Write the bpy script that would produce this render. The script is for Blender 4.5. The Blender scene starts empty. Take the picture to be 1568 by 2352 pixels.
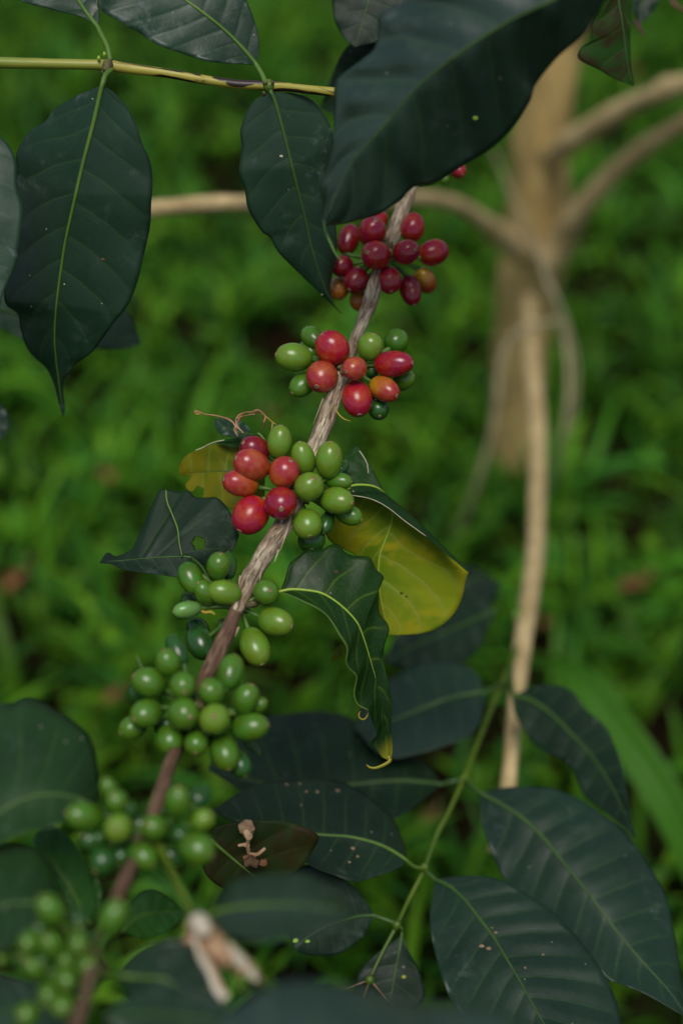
import bpy, math, random
import numpy as np
from mathutils import Vector, Matrix, noise

random.seed(11)
rng = np.random.default_rng(7)
scene = bpy.context.scene
col = scene.collection

# ------------------------------------------------------------------ camera
CAMZ = .95
PITCH = math.radians(38)
K = .36 / 1176                      # metres per picture unit at one metre of depth (50 mm lens on full frame)
F = Vector((0, math.cos(PITCH), -math.sin(PITCH)))
U = Vector((0, math.sin(PITCH), math.cos(PITCH)))
R = Vector((1, 0, 0))
CAM = Vector((0, 0, CAMZ))
FOCUS = .612
cd = bpy.data.cameras.new('camera')
cam = bpy.data.objects.new('camera', cd)
col.objects.link(cam)
cam.location = CAM
cam.rotation_euler = (math.radians(90) - PITCH, 0, 0)
cd.sensor_fit = 'VERTICAL'
cd.sensor_height = 36
cd.sensor_width = 24
cd.lens = 50
cd.clip_start = .02
cd.clip_end = 500
cd.dof.use_dof = True
cd.dof.focus_distance = FOCUS
cd.dof.aperture_fstop = 3.1
cd.dof.aperture_blades = 0
scene.camera = cam


def P(x, y, d):
    return CAM + (F + R * ((x - 784) * K) - U * ((y - 1176) * K)) * d


def dY(y, Y):                       # depth at which the sight line of row y reaches world Y
    return Y / (math.cos(PITCH) - (y - 1176) * K * math.sin(PITCH))


def dG(y, z=0.0):                   # depth at which row y reaches height z
    return (CAMZ - z) / (math.sin(PITCH) + (y - 1176) * K * math.cos(PITCH))


# survey sheets: each maps measured coordinates to picture units
def sheet(ox, oy, s):
    def f(pts):
        return [(ox + p[0] * s, oy + p[1] * s) + tuple(p[2:]) for p in pts]
    f.o = (ox, oy, s)
    return f


D = sheet(0, 0, 1)
Z1 = sheet(0, 0, .5)
Z2 = sheet(784, 0, .5)
Z3 = sheet(313.6, 784, .4)
Z4 = sheet(564.5, 407.7, .32)
Z5 = sheet(0, 1411.2, .5)
Z6 = sheet(784, 1348.5, .5)
Z7 = sheet(0, 1850.2, .5)
Z8 = sheet(784, 1850.2, .5)
Z9 = sheet(250.9, 1223, .32)
Z10 = sheet(627.2, 972.2, .3468)
Z11 = sheet(188.2, 878.1, .28)
Z12 = sheet(0, 1756.2, .32)
Z13 = sheet(0, 564.5, .28)
Z14 = sheet(1034.9, 564.5, .3466)
Z15 = sheet(439, 1568, .4)


# ------------------------------------------------------------------ node helpers
def mat(name):
    m = bpy.data.materials.new(name)
    m.use_nodes = True
    nt = m.node_tree
    nt.nodes.clear()
    return m, nt


def N(nt, typ, **kw):
    n = nt.nodes.new(typ)
    for k, v in kw.items():
        if k.startswith('_'):
            n.inputs[k[1:].replace('_', ' ')].default_value = v
        else:
            setattr(n, k, v)
    return n


def L(nt, a, b):
    nt.links.new(a, b)


def mth(nt, op, a, b=None, c=None, clamp=False):
    n = nt.nodes.new('ShaderNodeMath')
    n.operation = op
    n.use_clamp = clamp
    for i, v in enumerate((a, b, c)):
        if v is None:
            continue
        if isinstance(v, (int, float)):
            n.inputs[i].default_value = v
        else:
            nt.links.new(v, n.inputs[i])
    return n.outputs[0]


def mixc(nt, f, a, b, blend='MIX'):
    n = nt.nodes.new('ShaderNodeMix')
    n.data_type = 'RGBA'
    n.blend_type = blend
    for i, v in ((0, f), (6, a), (7, b)):
        if isinstance(v, (int, float)):
            n.inputs[i].default_value = v
        elif isinstance(v, tuple):
            n.inputs[i].default_value = v if len(v) == 4 else v + (1,)
        else:
            nt.links.new(v, n.inputs[i])
    return n.outputs[2]


def smooth(nt, v, a, b, lo=0.0, hi=1.0):
    n = nt.nodes.new('ShaderNodeMapRange')
    n.interpolation_type = 'SMOOTHSTEP'
    nt.links.new(v, n.inputs[0])
    n.inputs[1].default_value = a
    n.inputs[2].default_value = b
    n.inputs[3].default_value = lo
    n.inputs[4].default_value = hi
    return n.outputs[0]


def noise_tex(nt, vec, scale, detail=4, rough=.55, dist=0):
    n = N(nt, 'ShaderNodeTexNoise', _Scale=scale, _Detail=detail, _Roughness=rough, _Distortion=dist)
    if vec is not None:
        nt.links.new(vec, n.inputs['Vector'])
    return n.outputs[0]


def out(nt, bsdf):
    o = N(nt, 'ShaderNodeOutputMaterial')
    L(nt, bsdf, o.inputs[0])


# ------------------------------------------------------------------ materials
def leaf_material(name, a, b, vein, tip=None, dust=.25, rough=.42, trans=.12, tcol=(.12, .22, .01), veinamt=.16, blotch=None, spec=.5, speck=1.0):
    m, nt = mat(name)
    uv = N(nt, 'ShaderNodeUVMap', uv_map='veins')
    uv2 = N(nt, 'ShaderNodeUVMap', uv_map='along')
    s = N(nt, 'ShaderNodeSeparateXYZ'); L(nt, uv.outputs[0], s.inputs[0])
    s2 = N(nt, 'ShaderNodeSeparateXYZ'); L(nt, uv2.outputs[0], s2.inputs[0])
    u, t = s.outputs[0], s.outputs[1]
    v = s2.outputs[0]
    tc = N(nt, 'ShaderNodeTexCoord')
    oc = tc.outputs['Object']
    wob = noise_tex(nt, oc, 60, 2)
    t = mth(nt, 'ADD', t, mth(nt, 'MULTIPLY', mth(nt, 'SUBTRACT', wob, .5), .22))
    fr = mth(nt, 'FRACT', t)
    dist = mth(nt, 'ABSOLUTE', mth(nt, 'SUBTRACT', fr, .5))
    au = mth(nt, 'ABSOLUTE', u)
    line = mth(nt, 'MULTIPLY', smooth(nt, dist, .012, .05, 1, 0), smooth(nt, au, .55, .95, 1, .1))
    halo = smooth(nt, dist, 0, .2, 1, 0)
    n1 = noise_tex(nt, oc, 22, 4)
    n2 = noise_tex(nt, oc, 160, 4, .7)
    c = mixc(nt, smooth(nt, n1, .35, .65), a, b)
    if blotch:
        nb = noise_tex(nt, oc, 38, 3, .6, 1.0)
        c = mixc(nt, smooth(nt, nb, .42, .66), c, blotch)
    vo = N(nt, 'ShaderNodeTexVoronoi', feature='DISTANCE_TO_EDGE', _Scale=330)
    L(nt, oc, vo.inputs['Vector'])
    net = smooth(nt, vo.outputs['Distance'], 0, .06, 1, 0)
    c = mixc(nt, mth(nt, 'MULTIPLY', net, .05), c, vein)
    c = mixc(nt, mth(nt, 'MULTIPLY', halo, veinamt * .3 if veinamt > .4 else .03), c, vein)
    c = mixc(nt, mth(nt, 'MULTIPLY', line, veinamt), c, vein)
    # dust and dried water marks: pale film gathering in patches, heavier toward the margin
    dn = mth(nt, 'MULTIPLY', smooth(nt, n2, .45, .75), smooth(nt, noise_tex(nt, oc, 30, 3, .6, .6), .48, .7))
    dn = mth(nt, 'MULTIPLY', dn, smooth(nt, au, .1, .9, .25, 1))
    c = mixc(nt, mth(nt, 'MULTIPLY', dn, dust), c, (.20, .24, .23))
    sp = N(nt, 'ShaderNodeTexVoronoi', feature='F1', _Scale=210)
    L(nt, oc, sp.inputs['Vector'])
    sc_ = N(nt, 'ShaderNodeSeparateXYZ'); L(nt, sp.outputs['Color'], sc_.inputs[0])
    spk = mth(nt, 'MULTIPLY', smooth(nt, sp.outputs['Distance'], .06, .12, 1, 0), mth(nt, 'GREATER_THAN', sc_.outputs[0], .93))
    c = mixc(nt, mth(nt, 'MULTIPLY', spk, .55 * speck), c, (.45, .45, .38))
    if tip:
        c = mixc(nt, smooth(nt, v, .91, .99), c, tip)
    pb = N(nt, 'ShaderNodeBsdfPrincipled')
    L(nt, c, pb.inputs['Base Color'])
    rr = mth(nt, 'ADD', mth(nt, 'MULTIPLY', smooth(nt, n2, .3, .7), .12), rough - .05)
    rr = mth(nt, 'ADD', rr, mth(nt, 'MULTIPLY', dn, .2))
    L(nt, rr, pb.inputs['Roughness'])
    pb.inputs['Specular IOR Level'].default_value = spec
    h = mth(nt, 'ADD', mth(nt, 'MULTIPLY', smooth(nt, dist, 0, .22, 0, 1), .8), mth(nt, 'MULTIPLY', net, -.12))
    h = mth(nt, 'ADD', h, mth(nt, 'MULTIPLY', n2, .12))
    bp = N(nt, 'ShaderNodeBump', _Strength=.22, _Distance=.0007)
    L(nt, h, bp.inputs['Height'])
    L(nt, bp.outputs[0], pb.inputs['Normal'])
    tr = N(nt, 'ShaderNodeBsdfTranslucent')
    L(nt, mixc(nt, .5, c, tcol), tr.inputs[0])
    mx = N(nt, 'ShaderNodeMixShader')
    mx.inputs[0].default_value = trans
    L(nt, pb.outputs[0], mx.inputs[1]); L(nt, tr.outputs[0], mx.inputs[2])
    out(nt, mx.outputs[0])
    return m


VEIN = (.07, .14, .03)
M = {}
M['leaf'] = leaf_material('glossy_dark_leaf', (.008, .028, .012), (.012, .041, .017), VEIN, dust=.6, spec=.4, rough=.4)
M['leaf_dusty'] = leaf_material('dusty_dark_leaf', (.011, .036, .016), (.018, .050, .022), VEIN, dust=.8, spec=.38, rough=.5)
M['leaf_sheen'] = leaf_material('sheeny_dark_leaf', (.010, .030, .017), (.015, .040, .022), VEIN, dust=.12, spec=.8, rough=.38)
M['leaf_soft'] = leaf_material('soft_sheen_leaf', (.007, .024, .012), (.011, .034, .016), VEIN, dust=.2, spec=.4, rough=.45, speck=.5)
M['leaf_left'] = leaf_material('greener_soft_leaf', (.012, .040, .010), (.018, .054, .013), VEIN, dust=.25, spec=.3, rough=.48, trans=.2, veinamt=.3)
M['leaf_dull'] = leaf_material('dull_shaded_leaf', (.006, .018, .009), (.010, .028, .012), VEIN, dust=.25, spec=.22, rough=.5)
M['leaf_mid'] = leaf_material('mid_green_leaf', (.010, .035, .008), (.016, .052, .010), VEIN, dust=.05, spec=.1, rough=.4, trans=.2)
M['leaf_curl'] = leaf_material('curled_leaf', (.008, .030, .006), (.014, .046, .008), (.20, .33, .03), tip=(.22, .22, .02), dust=.1, rough=.35, trans=.2, veinamt=.18, spec=.15)
M['leaf_bright'] = leaf_material('bright_leaf', (.03, .13, .012), (.05, .18, .015), (.15, .35, .04), dust=.0, rough=.45, trans=.35, speck=0)
M['leaf_olive'] = leaf_material('olive_rotting_leaf', (.011, .024, .004), (.02, .032, .005), (.04, .07, .01), dust=.05, rough=.55, trans=.1, blotch=(.022, .014, .003), spec=.12)
M['leaf_yellow'] = leaf_material('yellowing_leaf_underside', (.11, .21, .006), (.25, .31, .010), (.30, .34, .05), dust=0, rough=.5, trans=.4, tcol=(.4, .42, .02), veinamt=.8, blotch=(.36, .34, .012), spec=.12, speck=0)
M['leaf_yellow2'] = leaf_material('olive_yellow_leaf_underside', (.07, .12, .004), (.14, .17, .006), (.20, .26, .03), dust=0, rough=.5, trans=.35, tcol=(.3, .32, .02), veinamt=.6, blotch=(.20, .18, .006), spec=.12, speck=0)
M['leaf_brownrot'] = leaf_material('leaf_with_dead_patch', (.012, .048, .004), (.016, .06, .005), VEIN, dust=0, rough=.5, trans=.2, blotch=(.030, .012, .006), spec=.1)


def simple(name, c1, c2, scale=60, rough=.5, spec=.4, bump=.2, detail=4, trans=0):
    m, nt = mat(name)
    tc = N(nt, 'ShaderNodeTexCoord')
    n1 = noise_tex(nt, tc.outputs['Object'], scale, detail)
    pb = N(nt, 'ShaderNodeBsdfPrincipled', _Roughness=rough)
    pb.inputs['Specular IOR Level'].default_value = spec
    L(nt, mixc(nt, smooth(nt, n1, .35, .65), c1, c2), pb.inputs['Base Color'])
    bp = N(nt, 'ShaderNodeBump', _Strength=bump, _Distance=.0008)
    L(nt, noise_tex(nt, tc.outputs['Object'], scale * 5, 4), bp.inputs['Height'])
    L(nt, bp.outputs[0], pb.inputs['Normal'])
    out(nt, pb.outputs[0])
    return m


M['midrib'] = simple('midrib_green', (.06, .13, .014), (.095, .18, .02), 40, .45)
M['midrib_dim'] = simple('midrib_dim_green', (.028, .07, .012), (.045, .10, .014), 40, .45)
M['midrib_bright'] = simple('midrib_yellow_green', (.22, .36, .03), (.30, .42, .04), 40, .45)
M['green_stem'] = simple('young_green_stem', (.05, .10, .006), (.09, .14, .009), 30, .45)
M['stalk'] = simple('fruit_stalk_green', (.04, .11, .015), (.09, .17, .02), 120, .5)
M['node'] = simple('node_scale_brown', (.05, .035, .015), (.13, .12, .04), 260, .7)
M['dead'] = simple('withered_brown', (.26, .12, .05), (.42, .24, .12), 150, .7)
M['dead_dark'] = simple('withered_dark', (.02, .012, .006), (.10, .05, .015), 120, .7)
M['dead_yellow'] = simple('withered_yellow', (.28, .26, .02), (.35, .22, .02), 150, .6)
M['pale_wood'] = simple('torn_pale_wood', (.42, .34, .22), (.62, .56, .44), 90, .7)
M['torn_brown'] = simple('torn_brown_bark', (.28, .15, .07), (.46, .31, .18), 110, .7)
M['edge'] = simple('dried_leaf_edge', (.40, .38, .22), (.5, .46, .3), 300, .6)
M['fallen'] = simple('fallen_leaf_brown', (.10, .035, .012), (.22, .08, .02), 40, .7)
M['tan_dead'] = simple('tan_speck', (.17, .10, .05), (.26, .17, .09), 300, .7)
M['fallen_green'] = simple('chewed_green', (.02, .055, .006), (.04, .08, .008), 100, .9, .05)
M['lime'] = simple('lime_speck', (.25, .45, .03), (.3, .5, .05), 300, .6)


def bark_material(name, pale, mid, dark, darkamt=.5, us=5, vs=1.0, bump=.6, blotch=.55, bdist=.0016, bs=85):
    m, nt = mat(name)
    uv = N(nt, 'ShaderNodeUVMap', uv_map='tube')
    mp = N(nt, 'ShaderNodeMapping'); mp.inputs['Scale'].default_value = (us, 140 * vs, 1)
    L(nt, uv.outputs[0], mp.inputs[0])
    tc = N(nt, 'ShaderNodeTexCoord')
    st = noise_tex(nt, mp.outputs[0], 1.0, 6, .65, .5)
    big = noise_tex(nt, tc.outputs['Object'], bs, 4, .6, .4)
    mp2 = N(nt, 'ShaderNodeMapping'); mp2.inputs['Scale'].default_value = (us * 2.6, 300 * vs, 1)
    L(nt, uv.outputs[0], mp2.inputs[0])
    st2 = noise_tex(nt, mp2.outputs[0], 1.0, 5, .7, .3)
    c = mixc(nt, smooth(nt, st, .36, .62), mid, pale)
    c = mixc(nt, mth(nt, 'MULTIPLY', smooth(nt, big, blotch - .08, blotch + .08), .75), c, mid)
    c = mixc(nt, mth(nt, 'MULTIPLY', smooth(nt, st2, .56, .68), darkamt), c, dark)
    pb = N(nt, 'ShaderNodeBsdfPrincipled', _Roughness=.75)
    pb.inputs['Specular IOR Level'].default_value = .3
    L(nt, c, pb.inputs['Base Color'])
    bp = N(nt, 'ShaderNodeBump', _Strength=bump, _Distance=bdist)
    L(nt, mth(nt, 'SUBTRACT', st, mth(nt, 'MULTIPLY', smooth(nt, st2, .5, .7), .6)), bp.inputs['Height'])
    L(nt, bp.outputs[0], pb.inputs['Normal'])
    out(nt, pb.outputs[0])
    return m


M['bark_pale'] = bark_material('pale_peeling_bark', (.56, .47, .32), (.22, .14, .085), (.05, .03, .018), .85, us=9, vs=.45, bump=.9, bdist=.002)
M['bark_red'] = bark_material('reddish_young_bark', (.20, .125, .075), (.10, .052, .03), (.07, .03, .02), .5, us=8, vs=.5)
M['bark_trunk'] = bark_material('tan_trunk_bark', (.60, .42, .15), (.36, .25, .09), (.11, .075, .03), .6, us=4, vs=.10, bdist=.006, bs=16, blotch=.5)
M['bark_tan'] = bark_material('smooth_tan_bark', (.56, .43, .21), (.40, .29, .13), (.18, .12, .06), .5, us=3, vs=.3, bs=30, blotch=.52)
M['vine'] = simple('grey_dry_vine', (.20, .165, .09), (.30, .25, .14), 60, .8)

# twig: yellow green with black-brown scorched streaks
m, nt = mat('yellow_twig_with_black_streaks')
uv = N(nt, 'ShaderNodeUVMap', uv_map='tube')
mp = N(nt, 'ShaderNodeMapping'); mp.inputs['Scale'].default_value = (2.2, 22, 1)
L(nt, uv.outputs[0], mp.inputs[0])
n1 = noise_tex(nt, mp.outputs[0], 1.0, 5, .55, .8)
s = N(nt, 'ShaderNodeSeparateXYZ'); L(nt, uv.outputs[0], s.inputs[0])
right = smooth(nt, s.outputs[1], .066, .074)
mask = mth(nt, 'MULTIPLY', smooth(nt, n1, .47, .50), right)
c = mixc(nt, smooth(nt, noise_tex(nt, mp.outputs[0], .6, 3), .4, .6), (.17, .22, .02), (.30, .27, .035))
c = mixc(nt, mth(nt, 'MULTIPLY', right, .6), c, (.42, .33, .045))
c = mixc(nt, mask, c, (.025, .012, .008))
pb = N(nt, 'ShaderNodeBsdfPrincipled', _Roughness=.45)
L(nt, c, pb.inputs['Base Color'])
bp = N(nt, 'ShaderNodeBump', _Strength=.3, _Distance=.0008)
L(nt, n1, bp.inputs['Height']); L(nt, bp.outputs[0], pb.inputs['Normal'])
out(nt, pb.outputs[0])
M['twig'] = m

# cherry skin
m, nt = mat('cherry_skin')
at = N(nt, 'ShaderNodeAttribute', attribute_name='skin')
tc = N(nt, 'ShaderNodeTexCoord')
n1 = noise_tex(nt, tc.outputs['Object'], 190, 4, .6)
n2 = noise_tex(nt, tc.outputs['Object'], 900, 3, .6)
hs = N(nt, 'ShaderNodeHueSaturation')
L(nt, at.outputs[0], hs.inputs['Color'])
L(nt, mth(nt, 'ADD', mth(nt, 'MULTIPLY', mth(nt, 'SUBTRACT', n1, .5), .75), 1.0), hs.inputs['Value'])
L(nt, mth(nt, 'ADD', mth(nt, 'MULTIPLY', mth(nt, 'SUBTRACT', n1, .5), .10), .5), hs.inputs['Hue'])
c = mixc(nt, mth(nt, 'MULTIPLY', smooth(nt, n2, .60, .74), .14), hs.outputs[0], (.5, .45, .3))
pb = N(nt, 'ShaderNodeBsdfPrincipled', _Roughness=.3)
pb.inputs['Specular IOR Level'].default_value = .5
L(nt, c, pb.inputs['Base Color'])
pb.inputs['Subsurface Weight'].default_value = .04
pb.inputs['Subsurface Radius'].default_value = (1, .5, .2)
pb.inputs['Subsurface Scale'].default_value = .0025
L(nt, mth(nt, 'ADD', mth(nt, 'MULTIPLY', n1, .18), .18), pb.inputs['Roughness'])
bp = N(nt, 'ShaderNodeBump', _Strength=.12, _Distance=.0006)
L(nt, mth(nt, 'ADD', n1, mth(nt, 'MULTIPLY', n2, .25)), bp.inputs['Height']); L(nt, bp.outputs[0], pb.inputs['Normal'])
out(nt, pb.outputs[0])
M['cherry'] = m
M['navel_pit'] = simple('cherry_navel_pit', (.05, .03, .012), (.10, .06, .025), 900, .8)
M['navel'] = simple('cherry_navel', (.20, .13, .05), (.30, .22, .10), 900, .7)


# ------------------------------------------------------------------ object helpers
def tag(o, label=None, cat=None, group=None, kind=None):
    if label: o['label'] = label
    if cat: o['category'] = cat
    if group: o['group'] = group
    if kind: o['kind'] = kind
    return o


def thing(name, label, cat, loc, group=None):
    o = bpy.data.objects.new(name, None)
    o.empty_display_size = .02
    col.objects.link(o)
    o.location = loc
    o['_'] = 0
    del o['_']
    return tag(o, label, cat, group)


ORG = {}


def origin_of(parent):
    v = Vector((0, 0, 0))
    while parent is not None:
        v += parent.location
        parent = parent.parent
    return v


def mk(name, verts, faces, mats, parent=None, smooth_=True, fm=None, loc=None):
    base = origin_of(parent)
    at_ = Vector(loc) if loc is not None else (base if parent is not None else Vector((0, 0, 0)))
    me = bpy.data.meshes.new(name)
    me.from_pydata([tuple(Vector(v) - at_) for v in verts], [], faces)
    for mm in (mats if isinstance(mats, (list, tuple)) else [mats]):
        me.materials.append(mm)
    if smooth_:
        me.polygons.foreach_set('use_smooth', [True] * len(me.polygons))
    if fm:
        me.polygons.foreach_set('material_index', fm)
    o = bpy.data.objects.new(name, me)
    col.objects.link(o)
    if parent is not None:
        o.parent = parent
    o.location = at_ - base if parent is not None else at_
    return o


def spline(pts, n, pw=None):
    """Catmull-Rom through pts (tuples of equal length), resampled to n points by arc length in the first two coordinates."""
    a = np.array(pts, float)
    if len(a) == 2:
        t = np.linspace(0, 1, n)[:, None]
        return a[0] * (1 - t) + a[1] * t
    ext = np.vstack([2 * a[0] - a[1], a, 2 * a[-1] - a[-2]])
    res = []
    for i in range(1, len(ext) - 2):
        p0, p1, p2, p3 = ext[i - 1:i + 3]
        for t in np.linspace(0, 1, 14, endpoint=False):
            res.append(.5 * ((2 * p1) + (-p0 + p2) * t + (2 * p0 - 5 * p1 + 4 * p2 - p3) * t * t + (-p0 + 3 * p1 - 3 * p2 + p3) * t ** 3))
    res.append(a[-1])
    res = np.array(res)
    s = np.concatenate([[0], np.cumsum(np.linalg.norm(np.diff(res[:, :2], axis=0), axis=1))])
    q = np.linspace(0, 1, n) * s[-1]
    return np.stack([np.interp(q, s, res[:, j]) for j in range(a.shape[1])], 1)


def tube_geo(pts, rad, seg=10, lump=0.0, lscale=200, seed=0, cap=True, flat=1.0):
    """pts world points, rad radii. returns verts, faces, uvs per face corner (angle turn, metres along)."""
    n = len(pts)
    pts = [Vector(p) for p in pts]
    V, Fc, UV = [], [], []
    T = [(pts[min(i + 1, n - 1)] - pts[max(i - 1, 0)]).normalized() for i in range(n)]
    a = T[0].orthogonal().normalized()
    ln = 0
    lens = []
    for i in range(n):
        if i:
            ln += (pts[i] - pts[i - 1]).length
        lens.append(ln)
        a = (a - T[i] * a.dot(T[i])).normalized()
        b = T[i].cross(a)
        for k in range(seg):
            th = 2 * math.pi * k / seg
            dr = a * math.cos(th) + b * math.sin(th) * flat
            r = rad[i]
            if lump:
                q = pts[i] + dr * r
                r *= 1 + lump * noise.noise(Vector((q.x, q.y, q.z * .6)) * lscale + Vector((seed, 0, 0))) + lump * .6 * noise.noise(Vector((th * 1.5, ln * 30, seed)))
            V.append(pts[i] + dr * r)
    for i in range(n - 1):
        for k in range(seg):
            k2 = (k + 1) % seg
            Fc.append((i * seg + k, i * seg + k2, (i + 1) * seg + k2, (i + 1) * seg + k))
            u0, u1 = k / seg, (k + 1) / seg
            UV += [(u0, lens[i]), (u1, lens[i]), (u1, lens[i + 1]), (u0, lens[i + 1])]
    if cap:
        Fc.append(tuple(range(seg))[::-1]); UV += [(0, 0)] * seg
        Fc.append(tuple((n - 1) * seg + k for k in range(seg))); UV += [(0, 0)] * seg
    return V, Fc, UV


def set_uv(o, name, uvs):
    l = o.data.uv_layers.new(name=name)
    l.data.foreach_set('uv', np.array(uvs, dtype=np.float32).ravel())


def tube(name, pts4, material, parent, n=40, seg=12, lump=0.0, lscale=200, seed=0, label=None, flat=1.0):
    """pts4 = (x, y, radius in picture units, depth)."""
    r = spline(pts4, n)
    P3 = [P(x, y, d) for x, y, q, d in r]
    rad = [max(q * K * d, 1e-5) for x, y, q, d in r]
    V, Fc, UV = tube_geo(P3, rad, seg, lump, lscale, seed, flat=flat)
    o = mk(name, V, Fc, material, parent)
    set_uv(o, 'tube', UV)
    if label:
        o['label'] = label
    return o


def leaf(parent, mid, left, right, d, material='leaf', rib='midrib', ribw=5.5, pet=None, nv=9, slope=.9, quilt=2.2, wave=3.0, dL=0.0, dR=0.0,
         dcurve=0.0, holes=(), name='leaf', label=None, rows=84, cols=10, tipr=.12, asfold=False, ribend=1.0, spots=(), seed=None, twist=None):
    """Blade from a measured midrib and two margins. d: depth (number or [base, tip] or list); dL/dR: how much deeper (+) or nearer (-) each
    margin lies than the midrib, in metres; quilt/wave in picture units."""
    seed = seed if seed is not None else random.random() * 50
    m_ = spline([p[:2] for p in mid], rows)
    l_ = spline([p[:2] for p in left], rows)
    r_ = spline([p[:2] for p in right], rows)
    dd = [d] * 2 if isinstance(d, (int, float)) else list(d)
    tt = np.linspace(0, 1, rows)
    dm = np.interp(tt, np.linspace(0, 1, len(dd)), dd)
    def prof(v):
        return np.interp(tt, np.linspace(0, 1, len(v)), v) if isinstance(v, (list, tuple)) else np.full(rows, v)
    eL, eR = prof(dL), prof(dR)
    V, ids, uvs = [], {}, []
    us = np.linspace(-1, 1, 2 * cols + 1)
    grid2 = np.zeros((rows, len(us), 2))
    for i in range(rows):
        env = math.sin(math.pi * min(1, max(0, tt[i]))) ** .5
        for j, u in enumerate(us):
            e = l_[i] if u < 0 else r_[i]
            au = abs(u)
            q = m_[i] * (1 - au) + e * au
            off = (eL[i] if u < 0 else eR[i]) * env
            dep = dm[i] + off * au ** 1.25 + dcurve * (au ** 2) * env
            t = nv * (tt[i] - slope / nv * au ** 1.15 * .55)
            t += .18 if u < 0 else -.1
            dep += K * dm[i] * quilt * .5 * math.cos(2 * math.pi * t) * 4 * au * (1 - au * .75) * .5 * env * -1
            dep += K * dm[i] * wave * au ** 3 * env * (math.sin(2 * math.pi * (tt[i] * nv * .55) + seed + (2 if u < 0 else 0)) + .6 * math.sin(tt[i] * 31 + seed * 2))
            dep += K * dm[i] * 5 * env * noise.noise(Vector((u * 1.3 + seed, tt[i] * 4, seed)))
            grid2[i, j] = q
            V.append(P(q[0], q[1], dep))
    W = len(us)
    Fc, A, B = [], [], []
    def tv(i, j, side):
        au = abs(us[j])
        return nv * (tt[i]) - slope * au ** 1.15 * .55 + (.18 if side < 0 else -.1)
    for i in range(rows - 1):
        for j in range(W - 1):
            c = (grid2[i, j] + grid2[i + 1, j + 1]) / 2
            if any(((c[0] - hx) / ha) ** 2 + ((c[1] - hy) / hb) ** 2 < 1 + .22 * math.sin(5 * math.atan2(c[1] - hy, c[0] - hx) + hx) for hx, hy, ha, hb in holes):
                continue
            side = -1 if j < cols else 1
            Fc.append((i * W + j, (i + 1) * W + j, (i + 1) * W + j + 1, i * W + j + 1))
            for (a, b) in ((i, j), (i + 1, j), (i + 1, j + 1), (i, j + 1)):
                A.append((us[b], tv(a, b, side)))
                B.append((tt[a], seed))
    o = mk(name, V, Fc, M[material], parent)
    set_uv(o, 'veins', A)
    set_uv(o, 'along', B)
    # make the blade face the viewer side
    md = o.modifiers.new('thickness', 'SOLIDIFY')
    md.thickness = .00035
    md.offset = 0
    if label:
        o['label'] = label
    if not asfold and ribw:
        P3, rad = [], []
        if pet:
            pp = spline([(p[0], p[1], p[2]) for p in pet], 14)
            for x, y, q in pp[:-1]:
                P3.append(P(x, y, q)); rad.append(ribw * 1.25 * K * q)
        m0 = (cols)
        for i in range(int((rows - 1) * ribend)):
            v = Vector(V[i * W + m0])
            r = ribw * K * dm[i] * (1 - tt[i] / ribend) ** .8 + K * dm[i] * tipr * 4
            nrm = (Vector(V[i * W + m0 + 2]) - Vector(V[i * W + m0 - 2])).cross(Vector(V[min(i + 1, rows - 1) * W + m0]) - Vector(V[max(i - 1, 0) * W + m0]))
            if nrm.length > 1e-12:
                nrm.normalize()
                if nrm.dot(CAM - v) < 0:
                    nrm = -nrm
            P3.append(v + nrm * r * .25)
            rad.append(r)
        V2, F2, UV2 = tube_geo(P3, rad, 7, .05, 300, seed, flat=1)
        rb = mk('midrib', V2, F2, M[rib], o)
        set_uv(rb, 'tube', UV2)
    for (sx, sy, sr, smat) in spots:
        best = min(range(len(V)), key=lambda q: (grid2[q // W, q % W][0] - sx) ** 2 + (grid2[q // W, q % W][1] - sy) ** 2)
        c = Vector(V[best]); rr = sr * K * dm[best // W]
        vd = (CAM - c).normalized()
        ax = vd.cross(Vector((0, 0, 1))).normalized(); ay = vd.cross(ax)
        VV = [c + vd * .0006]
        for q in range(14):
            th = 2 * math.pi * q / 14
            rq = rr * (1 + .35 * noise.noise(Vector((th, sx, sy))))
            VV.append(c + vd * .0004 + (ax * math.cos(th) + ay * math.sin(th) * .7) * rq)
        mk('blemish', VV, [(0, 1 + q, 1 + (q + 1) % 14) for q in range(14)], M[smat], o)
    return o


# ------------------------------------------------------------------ cherries
G = ((.042, .118, .006), (.065, .155, .009))
GY = ((.095, .185, .011), (.12, .215, .015))
GD = ((.014, .058, .008), (.02, .078, .010))
GP = ((.10, .22, .05), (.12, .26, .05))
RD = ((.36, .010, .009), (.31, .011, .016))
RC = ((.28, .006, .012), (.25, .008, .016))
RK = ((.15, .003, .009), (.17, .004, .012))
RS = ((.30, .055, .012), (.33, .04, .024))
RO = ((.36, .075, .008), (.33, .032, .024))
OR = ((.38, .18, .006), (.31, .04, .018))
OG = ((.26, .17, .01), (.35, .10, .01))


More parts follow.
